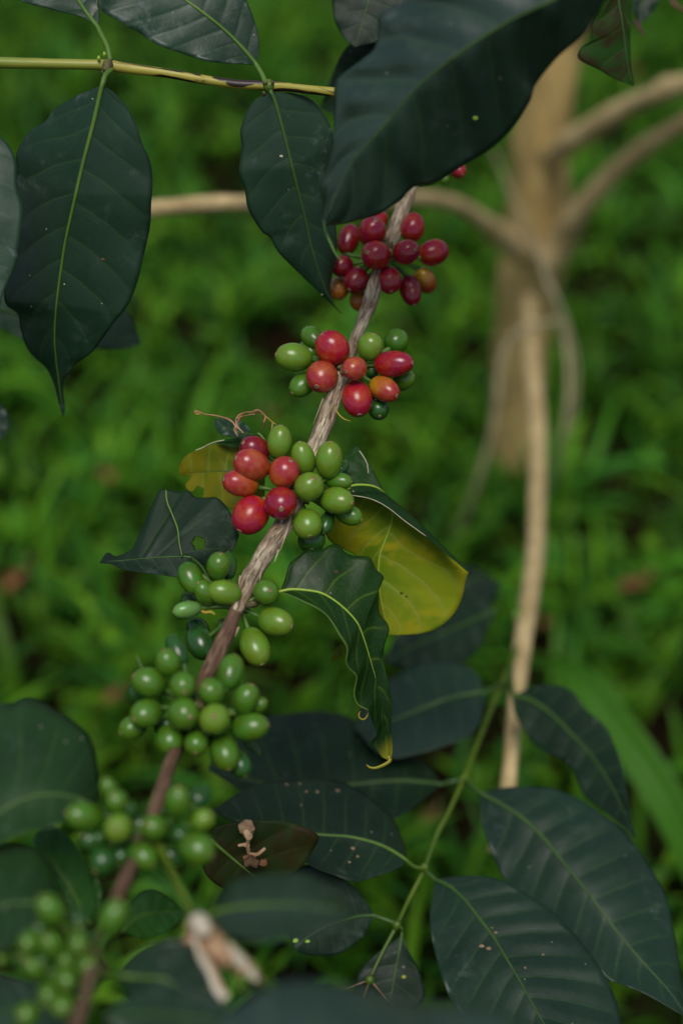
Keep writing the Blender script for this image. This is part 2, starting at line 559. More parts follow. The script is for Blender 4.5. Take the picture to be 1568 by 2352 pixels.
def cherry(parent, x, y, w, L_, nx, ny, facing, depth, colr, label=None, seed=0):
    """x,y,w,L_,nx,ny in picture units; nx,ny = offset of the navel from the centre."""
    Wm, Lm = w * K * depth, L_ * K * depth
    mlen = math.hypot(nx, ny) / (L_ / 2)
    mlen = min(mlen, .985)
    if math.hypot(nx, ny) < 1e-6:
        dx = dy = 0
    else:
        dx, dy = nx / math.hypot(nx, ny) * mlen, ny / math.hypot(nx, ny) * mlen
    c = P(x, y, depth)
    view = (c - CAM).normalized()
    rt = view.cross(Vector((0, 0, 1))).normalized()
    up = rt.cross(view)
    axis = (rt * dx - up * dy - view * (facing * math.sqrt(max(0, 1 - mlen ** 2)))).normalized()
    nl, ns = 26, 28
    V = []
    c1, c2 = np.array(colr[0]), np.array(colr[1])
    cols_ = []
    egg = random.uniform(-.06, .04)
    f = random.uniform(.93, 1.07)
    e1 = random.uniform(0, 6)
    zs = []
    for i in range(nl + 1):
        ph = math.pi * i / nl
        z = -math.cos(ph)
        r = math.sin(ph) ** .92
        r *= 1 + egg * z
        if z > .985:
            pass
        zs.append((z, r))
    nav = []
    for i, (z, r) in enumerate(zs[1:-1]):
        nav.append((z, r, 0))
    # navel: raised rim, then a small pit, at the far end
    zt = nav[-1][0]
    nav[-1] = (.985, .165, 0)
    nav += [(1.015, .15, 1), (1.024, .11, 1), (.995, .075, 2), (1.003, .035, 1)]
    ring_m = []
    bump_s = random.uniform(0, 90)
    for (z, r, mi) in nav:
        for k in range(ns):
            th = 2 * math.pi * k / ns
            rr = r * (1 + .018 * math.cos(2 * (th - e1)) + .02 * noise.noise(Vector((math.cos(th) * 1.2 * r, math.sin(th) * 1.2 * r, z * 1.2 + bump_s))))
            if mi == 0:
                rr *= 1 - .05 * max(0, z - .8) / .2
            V.append(Vector((rr * math.cos(th) * Wm / 2, rr * math.sin(th) * Wm / 2 * f ** .3, z * Lm / 2)))
            t = min(1, max(0, (z + .8) / 1.5))
            t = t * t * (3 - 2 * t)
            cc = c1 * (1 - t) + c2 * t
            cols_.append(cc)
    nr = len(nav)
    V.append(Vector((0, 0, -Lm / 2 * .99))); cols_.append(c1 * .8)
    V.append(Vector((0, 0, 1.0 * Lm / 2))); cols_.append(c2)
    Fc, fm = [], []
    for i in range(nr - 1):
        for k in range(ns):
            k2 = (k + 1) % ns
            Fc.append((i * ns + k, i * ns + k2, (i + 1) * ns + k2, (i + 1) * ns + k))
            fm.append(nav[i + 1][2])
    b = nr * ns
    for k in range(ns):
        Fc.append((b, (k + 1) % ns, k)); fm.append(0)
        Fc.append((b + 1, (nr - 1) * ns + k, (nr - 1) * ns + (k + 1) % ns)); fm.append(1)
    me = bpy.data.meshes.new('cherry')
    me.from_pydata([tuple(v) for v in V], [], Fc)
    me.materials.append(M['cherry']); me.materials.append(M['navel']); me.materials.append(M['navel_pit'])
    me.polygons.foreach_set('use_smooth', [True] * len(Fc))
    me.polygons.foreach_set('material_index', fm)
    ca = me.color_attributes.new('skin', 'FLOAT_COLOR', 'POINT')
    ca.data.foreach_set('color', np.concatenate([np.array(cols_), np.ones((len(cols_), 1))], 1).astype(np.float32).ravel())
    o = bpy.data.objects.new('cherry', me)
    col.objects.link(o)
    o.parent = parent
    o.location = c - origin_of(parent)
    o.rotation_mode = 'QUATERNION'
    o.rotation_quaternion = axis.to_track_quat('Z', 'Y')
    if label:
        o['label'] = label
    return c, axis, Lm, Wm


COLNAME = {id(G): None, id(RD): 'bright red ripe cherry', id(RC): 'crimson ripe cherry', id(RK): 'dark wine red ripe cherry', id(RS): 'salmon red half ripe cherry',
           id(RO): 'orange red half ripe cherry', id(OR): 'orange cherry turning red', id(OG): 'olive orange cherry', id(GY): 'yellow green unripe cherry',
           id(GD): 'small dark green unripe cherry', id(GP): 'pale green unripe cherry', }


def cluster(root, node, sh, items, label, nodelumps=7, grow=1.05):
    """node = (x, y, depth) in picture units; items in sheet coordinates: x, y, w, L, nx, ny, facing, back(picture units), colour."""
    ox, oy, s = sh.o
    nx0, ny0, nd = node
    # the stalks and node scales: parent mesh
    nodeP = P(nx0, ny0, nd)
    stub = mk('cherry_cluster', [(0, 0, 0)], [], M['stalk'], root)
    stub['label'] = label
    ends = []
    for it in items:
        x, y, w, L_, nx, ny, fc, back, cl = it
        X, Y, w, L_, nx, ny = ox + x * s, oy + y * s, w * s, L_ * s, nx * s, ny * s
        w, L_, nx, ny = w * grow, L_ * grow, nx * grow, ny * grow
        m_ = min(.985, math.hypot(nx, ny) / (L_ / 2))
        az = fc * math.sqrt(1 - m_ * m_)
        dep = nd - K * nd * (az * L_ * .55) + K * nd * back
        c, ax, Lm, Wm = cherry(stub, X, Y, w, L_, nx, ny, fc, dep, cl, COLNAME.get(id(cl)))
        ends.append((c - ax * Lm * .47, ax))
    V, Fc, fm = [], [], []
    for e, ax in ends:
        a0 = nodeP + (e - nodeP) * .12
        ctrl = (a0 + e) / 2 - ax * .002
        pts = [a0 * (1 - t) ** 2 + ctrl * 2 * t * (1 - t) + e * t * t for t in np.linspace(0, 1, 7)]
        pts.append(e + ax * .001)
        v, f, _ = tube_geo(pts, [.0012, .0010, .0009, .0009, .0009, .0010, .0013, .0016], 7, .15, 400, len(V))
        b = len(V)
        V += v; Fc += [tuple(q + b for q in ff) for ff in f]; fm += [0] * len(f)
    for q in range(nodelumps):                                   # bracts and scales round the node
        rd = Vector((random.gauss(0, 1), random.gauss(0, 1), random.gauss(0, 1))).normalized()
        cpt = nodeP + rd * random.uniform(.0025, .0045)
        v, f, _ = tube_geo([cpt, cpt + rd * .0012, cpt + rd * .0026, cpt + rd * .0040], [.0013, .0016, .0012, .0003], 7, .4, 600, q)
        b = len(V)
        V += v; Fc += [tuple(z + b for z in ff) for ff in f]; fm += [1] * len(f)
    base = origin_of(root)
    me = stub.data
    me2 = bpy.data.meshes.new('cherry_cluster')
    me2.from_pydata([tuple(v - base) for v in V], [], Fc)
    me2.materials.append(M['stalk']); me2.materials.append(M['node'])
    me2.polygons.foreach_set('use_smooth', [True] * len(Fc))
    me2.polygons.foreach_set('material_index', fm)
    stub.data = me2
    stub.location = (0, 0, 0)
    bpy.data.meshes.remove(me)
    return stub


# ------------------------------------------------------------------ FRUITING BRANCH
STEM = [(1075, 90, 17, .70), (1030, 230, 17, .69), (980, 350, 17, .68), (942, 433, 16, .672), (904, 536, 17.5, .66), (868, 632, 16, .65), (849, 696, 17, .644), (820, 769, 14, .637),
        (795, 833, 17, .631), (769, 907, 19, .625), (731, 1009, 20.5, .617), (700, 1080, 21, .612), (653, 1200, 21, .604), (625, 1244, 21, .60), (577, 1324, 21.5, .593), (560, 1368, 17, .589), (541, 1409, 15, .584),
        (516, 1466, 18, .577), (481, 1537, 17.5, .567), (452, 1600, 12, .566), (440, 1640, 9, .564), (418, 1690, 10, .556), (392, 1751, 16, .532), (355, 1865, 15, .508), (325, 1935, 10, .506), (294, 2006, 16, .482), (266, 2070, 15, .472), (224, 2172, 11, .452), (198, 2284, 14, .43), (176, 2352, 15, .418), (150, 2440, 15, .405)]


def sd(y):
    return float(np.interp(y, [p[1] for p in STEM], [p[3] for p in STEM]))


fb = thing('fruiting_branch', 'coffee branch slanting down through the middle, strung with clusters of red and green cherries', 'coffee branch', P(1075, 90, .70))
k0 = [p for p in STEM if p[1] <= 1409]
k1 = [p for p in STEM if p[1] >= 1368]
k1[0] = (556, 1372, 14, .591)
tube('stem', k0, M['bark_pale'], fb, n=170, seg=26, lump=.16, lscale=230, seed=3)
tube('stem', k1, M['bark_red'], fb, n=150, seg=22, lump=.13, lscale=210, seed=5, label='younger reddish brown lower length of the stem')


def flake(x0, y0, x1, y1, w, dd=-.004, mt='bark_pale'):
    d = sd((y0 + y1) / 2) + dd * .3
    pts = spline([(x0, y0, d), ((x0 + x1) / 2 + random.uniform(-2, 2), (y0 + y1) / 2, d - .001), (x1, y1, d - .0015)], 8)
    V, Fc = [], []
    for i, (x, y, q) in enumerate(pts):
        wd = w * (1 - .75 * i / 7) * (1 + .3 * noise.noise(Vector((x, y, 3))))
        for k in (-1, 1):
            for h in (0, 1):
                V.append(P(x + k * wd / 2, y, q + h * .0005))
    for i in range(7):
        a = i * 4
        Fc += [(a, a + 2, a + 6, a + 4), (a + 1, a + 5, a + 7, a + 3), (a, a + 4, a + 5, a + 1), (a + 2, a + 3, a + 7, a + 6)]
    Fc += [(0, 1, 3, 2), (28, 30, 31, 29)]
    o = mk('bark_flake', V, Fc, M[mt], fb)
    set_uv(o, 'tube', [(0.1, .01)] * sum(len(f) for f in Fc))


flake(748, 975, 722, 978 + 0, 3)
flake(742, 915, 718, 977, 4)
flake(668, 1185, 643, 1265, 7)
flake(630, 1240, 633, 1262, 6)
flake(640, 1262, 630, 1292, 5)
flake(600, 1300, 596, 1335, 5)
flake(553, 1322, 549, 1345, 6)
flake(548, 1440, 540, 1462, 6)
flake(680, 1165, 672, 1215, 5, mt='bark_pale')

C0 = [(1050, 390, 36, 48, 12, 10, 1, 0, RC), (1022, 408, 24, 30, -4, 10, 1, 4, G), (1010, 360, 40, 52, 10, 10, 1, 10, RC)]
cluster(fb, (985, 350, .678), D, C0, 'topmost cluster mostly hidden behind the big leaf', 3)
C1 = [(735, 445, 150, 230, 25, -100, -1, 20, RK), (905, 392, 190, 230, 25, -80, 1, 10, RC), (955, 310, 120, 170, 30, -50, -1, 40, RC), (935, 558, 200, 205, -62, -18, 1, -20, RC),
      (1195, 357, 165, 208, 10, -95, -1, 0, RC), (1148, 536, 172, 205, 66, -20, 1, -20, RC), (1345, 540, 178, 220, 90, -38, -1, 10, RC), (690, 635, 150, 160, -60, 10, 1, 0, RK),
      (788, 742, 180, 192, -45, 62, 1, 0, RK), (1030, 740, 168, 195, 15, 75, 1, -10, RC), (1180, 810, 148, 225, 30, 98, 1, 8, RK), (1285, 738, 150, 195, 45, 78, -1, 40, OR),
      (668, 795, 150, 168, -5, 70, 1, 45, OG), (818, 880, 140, 155, 0, 60, 1, 45, OG)]
cluster(fb, (880, 590, .655), Z4, C1, 'cluster of deep red ripe cherries under the big leaf', 8)
C2 = [(618, 1222, 228, 250, -72, -96, 1, -10, RD), (345, 1290, 200, 260, -126, -18, 1, 0, GY), (480, 1150, 150, 195, -60, -60, -1, 30, G), (452, 1243, 140, 180, -30, -50, -1, 35, G), (545, 1432, 218, 232, -35, 66, 1, -5, RS),
      (405, 1490, 160, 205, -72, 56, 1, 25, G), (778, 1371, 162, 184, -58, 22, 1, -40, RS), (890, 1215, 175, 205, 22, -90, 1, 0, GY), (1080, 1175, 165, 180, 50, -55, -1, 15, G),
      (1060, 1338, 184, 288, 130, -10, 1, 0, RC), (993, 1520, 165, 245, 88, 44, 1, 5, OR), (1130, 1458, 130, 180, 68, -40, 1, 38, G), (797, 1587, 212, 268, 18, 112, 1, -5, RD),
      (950, 1662, 145, 155, 10, 50, 1, 30, GD), (900, 1385, 110, 130, 20, -20, 1, 45, GD)]
cluster(fb, (797, 840, .629), Z4, C2, 'cluster of red, orange and green cherries below the deep red one', 8)
C3 = [(678, 622, 150, 180, -62, -42, 1, 26, RK), (662, 708, 166, 216, -88, -40, 1, -4, RS), (848, 752, 170, 182, 38, -64, 1, -10, RO), (597, 816, 146, 206, -92, -26, 1, 0, RO),
      (655, 998, 196, 228, -66, 84, 1, 0, RD), (828, 930, 180, 196, 2, 33, 1, -22, RC), (820, 580, 136, 198, 12, -94, 1, 6, GY), (955, 670, 132, 192, -18, -90, 1, 4, GY),
      (1105, 682, 152, 212, 10, -102, 1, 0, GY), (990, 835, 162, 172, 26, -46, 1, -16, GY), (1160, 804, 96, 152, 72, 2, 1, 14, G), (1150, 915, 148, 202, 86, 14, 1, 0, GY),
      (1215, 995, 110, 172, 74, 30, 1, 26, G), (980, 1050, 162, 178, 13, 68, 1, -6, GY), (1092, 1040, 84, 150, -20, 60, 1, 26, GD), (1005, 1140, 152, 140, 0, 55, 1, 32, GD), (1180, 725, 70, 110, 20, -30, -1, 44, GD)]
cluster(fb, (683, 1132, .608), Z3, C3, 'sharp middle cluster, reds on its left and greens on its right', 10)
C4 = [(585, 325, 165, 232, 34, 106, 1, 6, G), (785, 240, 166, 202, 22, -82, 1, -4, G), (855, 240, 122, 200, 4, -96, -1, 16, GD), (690, 432, 148, 205, -45, -75, 1, 8, G), (830, 430, 170, 240, -112, -34, 1, -8, GY),
      (560, 555, 122, 205, -98, 8, 1, 0, GP), (640, 700, 150, 200, -40, -70, -1, 40, GD), (655, 790, 196, 262, -45, -108, -1, 25, GD), (1125, 430, 178, 180, 30, -12, 1, 10, G), (1195, 642, 192, 262, 110, 38, 1, 0, GY),
      (1045, 820, 202, 292, 42, 126, 1, 6, GY), (570, 490, 110, 150, -20, -40, -1, 40, GD)]
cluster(fb, (553, 1392, .588), Z9, C4, 'open cluster of green cherries either side of the narrow bend in the stem', 12)
C5 = [(487, 845, 122, 215, -32, -95, -1, 18, GD), (425, 935, 150, 190, -22, -82, 1, 0, G), (285, 1075, 190, 218, -92, -52, 1, 0, G), (225, 1150, 152, 190, -60, 20, -1, 30, GD), (528, 1095, 165, 180, 8, 46, 1, -10, G),
      (735, 1140, 165, 178, -46, -42, 1, -12, G), (872, 1002, 160, 232, 32, -104, -1, 6, G), (980, 1195, 158, 205, 44, -84, 1, 0, G), (1068, 1240, 100, 135, 50, -24, 1, 28, G), (1010, 1395, 172, 240, 112, -4, 1, 0, G),
      (755, 1340, 192, 200, 0, -20, 1, -24, GY), (535, 1300, 196, 205, 40, 26, 1, -20, G), (265, 1300, 180, 205, -78, 26, 1, -4, G), (175, 1400, 152, 185, -82, 22, 1, 22, G), (435, 1485, 166, 195, -6, 86, 1, 0, G),
      (625, 1510, 152, 172, -10, 62, 1, -4, G), (830, 1575, 180, 245, 18, 108, 1, 4, G), (935, 1660, 140, 185, 32, 80, 1, 24, GD), (640, 1225, 120, 150, 30, -60, -1, -4, GD), (585, 1420, 120, 150, -10, 60, -1, 0, GD), (690, 1460, 110, 140, 20, 60, -1, 10, GD), (400, 1390, 120, 150, -50, 20, -1, 8, GD), (860, 1300, 110, 150, 40, 10, -1, 14, GD)]
cluster(fb, (445, 1632, .547), Z9, C5, 'largest cluster of green cherries, wrapped right round the stem', 12, 1.19)
C6 = [(785, 170, 110, 152, -22, -62, 1, 10, G), (842, 265, 140, 165, -22, -50, 1, 0, G), (612, 370, 172, 255, -108, -42, 1, 0, G), (850, 455, 176, 195, -10, 0, 1, -10, GY), (662, 550, 150, 185, -52, -42, 1, 20, GD),
      (745, 690, 190, 205, -62, 52, 1, 4, GD), (1030, 650, 170, 212, 52, 82, 1, 0, G), (1110, 450, 160, 182, -42, -22, 1, -10, G), (1280, 265, 160, 225, 12, -84, 1, 0, G), (1435, 232, 142, 175, 40, -50, -1, 20, GD),
      (1455, 395, 140, 155, 60, -20, 1, 5, GY), (1410, 600, 200, 245, 92, 62, 1, 0, G), (1190, 480, 150, 190, 40, 20, -1, 30, GD), (960, 580, 130, 160, -10, 60, -1, 8, GD), (930, 330, 110, 140, -20, -50, 1, 14, GD), (870, 640, 130, 160, -20, 60, 1, 14, GD), (1280, 500, 120, 150, 40, 20, 1, 14, GD), (720, 520, 110, 140, -30, 10, 1, 22, GD), (1000, 420, 120, 150, -40, -60, -1, 14, GD), (1240, 660, 120, 150, 40, 60, -1, 14, GD)]
cluster(fb, (333, 1915, .496), Z12, C6, 'soft focus cluster of green cherries above the snapped shoot', 12, 1.18)
C7 = [(370, 1040, 170, 235, -52, -92, 1, 0, G), (815, 1095, 180, 245, 62, -90, 1, 0, G), (220, 1270, 140, 175, -52, 22, 1, 0, G), (375, 1290, 145, 195, -32, -62, 1, -5, G), (565, 1280, 140, 155, 0, 42, 1, -8, G),
      (255, 1460, 140, 195, -42, -52, 1, 6, G), (630, 1440, 132, 145, 10, 10, 1, -10, G), (480, 1535, 140, 165, 0, 62, 1, 0, G), (450, 1730, 150, 160, 0, 40, 1, -5, G), (300, 1400, 110, 140, 0, 30, 1, 12, GD), (350, 1640, 130, 150, -20, 50, 1, 6, G), (300, 1190, 110, 140, -20, -40, 1, 16, GD), (470, 1400, 120, 140, 10, 30, 1, 10, G), (620, 1600, 110, 130, 30, 40, 1, 14, GD), (640, 1250, 110, 140, 20, 0, -1, 14, GD), (130, 1380, 110, 140, -40, 0, -1, 14, GD), (560, 1600, 110, 140, 20, 30, -1, 12, GD), (560, 1100, 120, 150, 0, -40, -1, 16, GD), (15, 1395, 90, 110, -20, 0, 1, 0, G), (200, 1790, 150, 165, -42, 0, 1, 10, G), (420, 1400, 120, 140, 0, 20, -1, 10, GD)]
cluster(fb, (200, 2200, .449), Z12, C7, 'lowest, most blurred cluster of green cherries in the bottom left corner', 10, 1.15)

# ---- leaves of the fruiting branch
# yellowing leaf right of the middle cluster (seen from below) with its dark rolled margin
yl = leaf(fb, Z10([(560, 440), (700, 520), (788, 590), (762, 720), (705, 880), (700, 1060), (730, 1250), (785, 1395)]),
          Z10([(560, 440), (500, 500), (440, 580), (370, 680), (350, 740), (400, 800), (520, 860), (640, 950), (690, 1100), (700, 1280), (770, 1405)]),
          Z10([(560, 440), (620, 492), (700, 523), (780, 572), (860, 638), (950, 703), (1020, 750), (1120, 840), (1200, 910), (1262, 960), (1290, 985), (1270, 1050), (1255, 1130), (1215, 1230), (1150, 1310), (1060, 1370), (960, 1395), (850, 1402), (785, 1400)]),
          [.628, .636, .64, .64], 'leaf_yellow', 'midrib_bright', 2.2, nv=7, slope=3.2, quilt=1.6, wave=2, dR=[-.004, -.004, .004, .006], dL=.004, label='yellowing leaf seen from below', spots=[(928, 1362, 4, 'fallen_green'), (934, 1369, 3, 'dead_dark')],
          pet=[(690, 1135, .612), (760, 1120, .62), (821, 1125, .628)], rows=110, cols=14, seed=3)
leaf(yl, Z10([(515, 440), (625, 450), (735, 500), (840, 590), (960, 690), (1110, 828), (1270, 962)]),
     Z10([(510, 478), (620, 495), (700, 525), (780, 575), (860, 640), (950, 705), (1120, 842), (1285, 980)]),
     Z10([(512, 410), (600, 405), (700, 440), (745, 470), (830, 540), (960, 650), (1110, 800), (1285, 965)]),
     [.622, .624, .627, .63], 'leaf_mid', ribw=0, nv=5, quilt=.4, wave=.5, dL=-.004, dR=.006, name='rolled_margin', label='dark green upper side rolled over the edge', asfold=True, rows=60, cols=6)
leaf(yl, Z10([(545, 148), (545, 240), (570, 340), (620, 430)]), Z10([(545, 148), (500, 180), (465, 220), (472, 320), (515, 412)]), Z10([(545, 148), (590, 190), (650, 290), (700, 385), (742, 468)]),
     [.634, .63, .626], 'leaf_mid', ribw=0, nv=2, quilt=0, wave=.5, name='folded_base', label='dark green folded lobe at the leaf base', asfold=True, rows=40, cols=6)
tube('dried_edge', [(x, y, 1.1, .621) for x, y in Z10([(570, 182), (600, 225), (622, 270), (630, 333)])], M['edge'], yl, 16, 6)
tube('dried_edge', [(x, y, 1.0, q) for (x, y), q in zip(Z10([(515, 476), (620, 494), (700, 524), (780, 574), (860, 639), (950, 704), (1010, 748)]), [.6165, .617, .618, .6195, .6205, .622, .623])], M['edge'], yl, 40, 6)
tube('midrib', [(x, y, r, q) for (x, y), r, q in zip(Z10([(500, 418), (560, 408), (640, 412), (700, 432), (742, 464)]), [3, 3, 2.6, 2, 1], [.615, .6155, .618, .62, .624])], M['midrib_bright'], yl, 24, 7)

# curled dark leaf
ck = leaf(fb, Z10([(50, 1113), (130, 1100), (250, 1110), (330, 1130), (420, 1185), (500, 1255), (560, 1330), (600, 1430), (640, 1560), (680, 1700), (715, 1850), (740, 2000), (765, 2190)]),
          Z10([(50, 1120), (110, 1140), (200, 1180), (300, 1230), (370, 1290), (440, 1400), (490, 1490), (480, 1580), (510, 1630), (552, 1680), (535, 1790), (560, 1860), (630, 1900), (650, 1955), (672, 2010), (688, 2060), (645, 2125), (690, 2170), (720, 2210), (765, 2232)]),
          Z10([(50, 1105), (80, 1030), (110, 930), (170, 880), (220, 840), (330, 832), (370, 808), (430, 800), (470, 850), (530, 877), (590, 878), (645, 892), (675, 960), (730, 1018), (700, 1070), (690, 1110), (700, 1250), (755, 1325), (765, 1380), (732, 1480), (735, 1600), (770, 1750), (790, 1880), (780, 2000), (790, 2150), (775, 2235)]),
          [.598, .598, .600, .606, .612, .618], 'leaf_curl', 'midrib_bright', 2.9, pet=[(590, 1385, .590), (615, 1370, .594), (644, 1358, .598)], nv=8, slope=2.2, quilt=.7, wave=4, ribend=.7, dL=[-.006, -.012, -.012, -.008, -.004], dR=[.006, .010, .006, -.002, -.004],
          label='twisted dark green leaf with a curled yellow tip', rows=130, cols=12, spots=[(772, 1316, 6.5, 'dead_dark')], seed=8)
tube('leaf_tip', [(x, y, r, .618) for (x, y), r in zip(Z10([(768, 2200), (772, 2235), (735, 2262), (680, 2283), (640, 2280), (618, 2262)]), [5, 6, 6, 5, 4, 2])], M['dead_yellow'], ck, 30, 8, flat=.5)
tube('leaf_tip', [(x, y, r, .606) for (x, y), r in zip(Z10([(632, 1900), (625, 1935), (600, 1962), (570, 1950), (568, 1920), (580, 1905)]), [2.5, 3, 3, 3.5, 3, 1.5])], M['dead_yellow'], ck, 24, 7, flat=.5)
tube('leaf_margin', [(x, y, 1.6, q) for (x, y), q in zip(Z10([(50, 1120), (110, 1140), (200, 1180), (300, 1230), (370, 1290), (440, 1400), (490, 1490), (482, 1580), (510, 1630), (552, 1680), (535, 1790), (560, 1860), (630, 1900)]), np.linspace(.596, .597, 13) - np.concatenate([[0, .002, .004, .006, .009, .011, .011, .010], [.008, .006, .004, .002, 0]]))], M['midrib'], ck, 70, 6)

# dark folded leaf at left
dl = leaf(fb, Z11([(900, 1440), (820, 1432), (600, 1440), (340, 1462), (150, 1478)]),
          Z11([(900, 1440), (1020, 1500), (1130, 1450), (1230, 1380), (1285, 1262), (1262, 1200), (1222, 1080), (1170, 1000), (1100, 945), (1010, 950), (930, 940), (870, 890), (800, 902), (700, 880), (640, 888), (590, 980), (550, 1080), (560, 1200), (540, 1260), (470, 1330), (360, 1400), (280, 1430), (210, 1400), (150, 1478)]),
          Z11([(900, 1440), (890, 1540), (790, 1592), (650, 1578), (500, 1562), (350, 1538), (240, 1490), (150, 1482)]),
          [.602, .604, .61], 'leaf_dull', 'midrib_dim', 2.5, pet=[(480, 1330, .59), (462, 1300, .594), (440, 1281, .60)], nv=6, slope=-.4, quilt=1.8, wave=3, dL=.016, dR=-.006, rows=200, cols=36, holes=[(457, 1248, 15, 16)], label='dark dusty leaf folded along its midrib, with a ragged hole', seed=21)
tube('vein', [(x, y, 2.0, q) for (x, y), q in zip(Z11([(690, 885), (700, 980), (740, 1080), (785, 1200), (800, 1320), (822, 1425)]), [.612, .610, .608, .605, .602, .600])], M['midrib'], dl, 30, 7)

# yellow olive leaf behind the middle cluster's left
y2 = leaf(fb, Z11([(1500, 700), (1300, 720), (1100, 730), (950, 740), (812, 755)]),
          Z11([(1500, 560), (1300, 542), (1170, 522), (1100, 502), (1000, 540), (930, 565), (860, 600), (815, 660), (800, 720), (812, 758)]),
          Z11([(1500, 1000), (1350, 1050), (1200, 1030), (1100, 955), (1000, 945), (930, 905), (870, 885), (855, 840), (900, 790), (880, 766), (812, 758)]),
          [.63, .632, .64], 'leaf_yellow2', 'midrib_dim', 2, nv=5, slope=-1.2, quilt=2.4, wave=2, label='olive yellow nibbled leaf behind the cherries', rows=180, cols=34, holes=[(457, 1130, 12, 12)], seed=5)
leaf(y2, Z11([(1500, 480), (1350, 490), (1200, 500), (1110, 497)]), Z11([(1500, 420), (1420, 432), (1300, 450), (1180, 472), (1100, 498)]), Z11([(1500, 580), (1400, 555), (1290, 542), (1170, 522), (1100, 500)]),
     [.624, .625, .63], 'leaf_mid', ribw=0, nv=4, quilt=.5, wave=.5, name='rolled_margin', asfold=True, rows=40, cols=6)
tube('dried_edge', [(x, y, 1.0, .624) for x, y in Z11([(930, 560), (990, 535), (1050, 505), (1110, 485), (1170, 474)])], M['edge'], y2, 24, 6)
tube('midrib', [(x, y, 3, .618) for x, y in Z11([(1440, 415), (1480, 450), (1505, 500), (1530, 600)])], M['midrib'], y2, 16, 7)
leaf(fb, Z11([(1400, 430), (1250, 400), (1090, 320)]), Z11([(1400, 430), (1340, 340), (1250, 300), (1090, 300)]), Z11([(1400, 435), (1280, 455), (1150, 430), (1095, 370), (1090, 320)]), [.64, .65], 'leaf', 'midrib_dim', 2, nv=4, label='small dark leaf above the olive yellow one')

# withered brown leaf stalk and curled scrap
wl = tube('withered_leaf', [(x, y, r, .618) for (x, y), r in zip(Z11([(925, 240), (960, 245), (1010, 262), (1090, 272), (1180, 295), (1240, 330), (1270, 380)]), [5, 3, 1.6, 1.7, 2.0, 2.6, 2])], M['dead'], fb, 40, 8, lump=.35, lscale=500, label='curled brown withered leaf')
for pts, r, mt in (([(1262, 300), (1275, 360), (1310, 400), (1325, 415)], 2.2, 'dead'), ([(1265, 310), (1290, 280), (1340, 250), (1400, 245), (1450, 235), (1500, 280), (1490, 330)], 4.2, 'dead'), ([(1280, 330), (1300, 290), (1360, 270), (1420, 262)], 2.6, 'dead'), ([(1490, 285), (1500, 340), (1470, 390), (1440, 410)], 1.8, 'dead_dark'), ([(1470, 255), (1520, 290), (1568, 330), (1590, 345)], 1.2, 'dead_yellow'), ([(1565, 330), (1558, 380), (1545, 420)], 1.4, 'dead'), ([(1250, 370), (1265, 410), (1280, 445)], 3.2, 'tan_dead'), ([(930, 235), (945, 250), (975, 255)], 5, 'dead_yellow')):
    tube('scrap', [(x, y, r * (1 + .4 * math.sin(q * 2)), .618) for q, (x, y) in enumerate(Z11(pts))], M[mt], wl, 28, 8, lump=.5, lscale=420, seed=r, flat=.45)

# small yellow bract, sepals and scraps
tube('bract', [(x, y, r, .615) for (x, y), r in zip(Z4([(640, 1640), (660, 1690), (700, 1730), (755, 1750)]), [1.5, 2.4, 2, .6])], M['dead_yellow'], fb, 16, 7, flat=.5)
tube('bract', [(x, y, r, .60) for (x, y), r in zip(Z9([(800, 620), (815, 660), (830, 700), (848, 745)]), [6, 15, 13, 1])], M['midrib_dim'], fb, 20, 9, flat=.35)
tube('bract', [(x, y, r, .588) for (x, y), r in zip(Z9([(660, 565), (690, 575), (730, 570), (760, 590)]), [4, 3.5, 4, 3])], M['dead_yellow'], fb, 16, 7, lump=.4, lscale=500)
tube('bract', [(x, y, r, .555) for (x, y), r in zip(Z9([(200, 880), (215, 920), (235, 965), (250, 1000)]), [1, 4, 5, 4])], M['stalk'], fb, 16, 7, flat=.5)
tube('bract', [(x, y, r, .565) for (x, y), r in zip(Z9([(960, 1480), (1010, 1520), (1060, 1560), (1088, 1600)]), [6, 14, 10, 1])], M['midrib_dim'], fb, 16, 7, flat=.35)
leaf(fb, Z10([(480, 1440), (440, 1500), (370, 1590)]), Z10([(480, 1440), (430, 1480), (370, 1590)]), Z10([(480, 1440), (475, 1520), (370, 1590)]), .66, 'leaf_yellow2', 'midrib_dim', 1, nv=3, name='bract')

# leaves toward the bottom left, nearer the lens
leaf(fb, Z5([(370, 855), (300, 835), (200, 830), (100, 855), (0, 910), (-180, 1040), (-350, 1200)]), Z5([(375, 860), (440, 880), (456, 820), (450, 700), (430, 610), (400, 540), (320, 480), (200, 410), (120, 385), (60, 410), (0, 412), (-200, 500), (-320, 800), (-350, 1200)]),
     Z5([(375, 865), (340, 930), (250, 975), (120, 1000), (0, 1050), (-200, 1180), (-350, 1200)]), [.50, .49, .48], 'leaf_left', 'midrib_dim', 6, pet=[(322, 1930, .497), (250, 1875, .499), (188, 1839, .50)], nv=9, slope=1.0, quilt=2.5, dL=.035, dR=-.01, label='large blurred leaf at the left edge, upper of two', seed=31)
leaf(fb, Z7([(190, 450), (100, 450), (0, 458), (-150, 480), (-300, 520)]), Z7([(195, 445), (262, 410), (245, 300), (205, 230), (150, 190), (60, 180), (0, 185), (-200, 240), (-300, 520)]), Z7([(190, 460), (180, 520), (100, 600), (0, 665), (-200, 700), (-300, 520)]),
     [.465, .46, .455], 'leaf_left', 'midrib_dim', 6, pet=[(215, 2170, .455), (150, 2090, .46), (96, 2075, .465)], nv=8, dL=.03, dR=-.02, label='large blurred leaf at the left edge, lower of two')
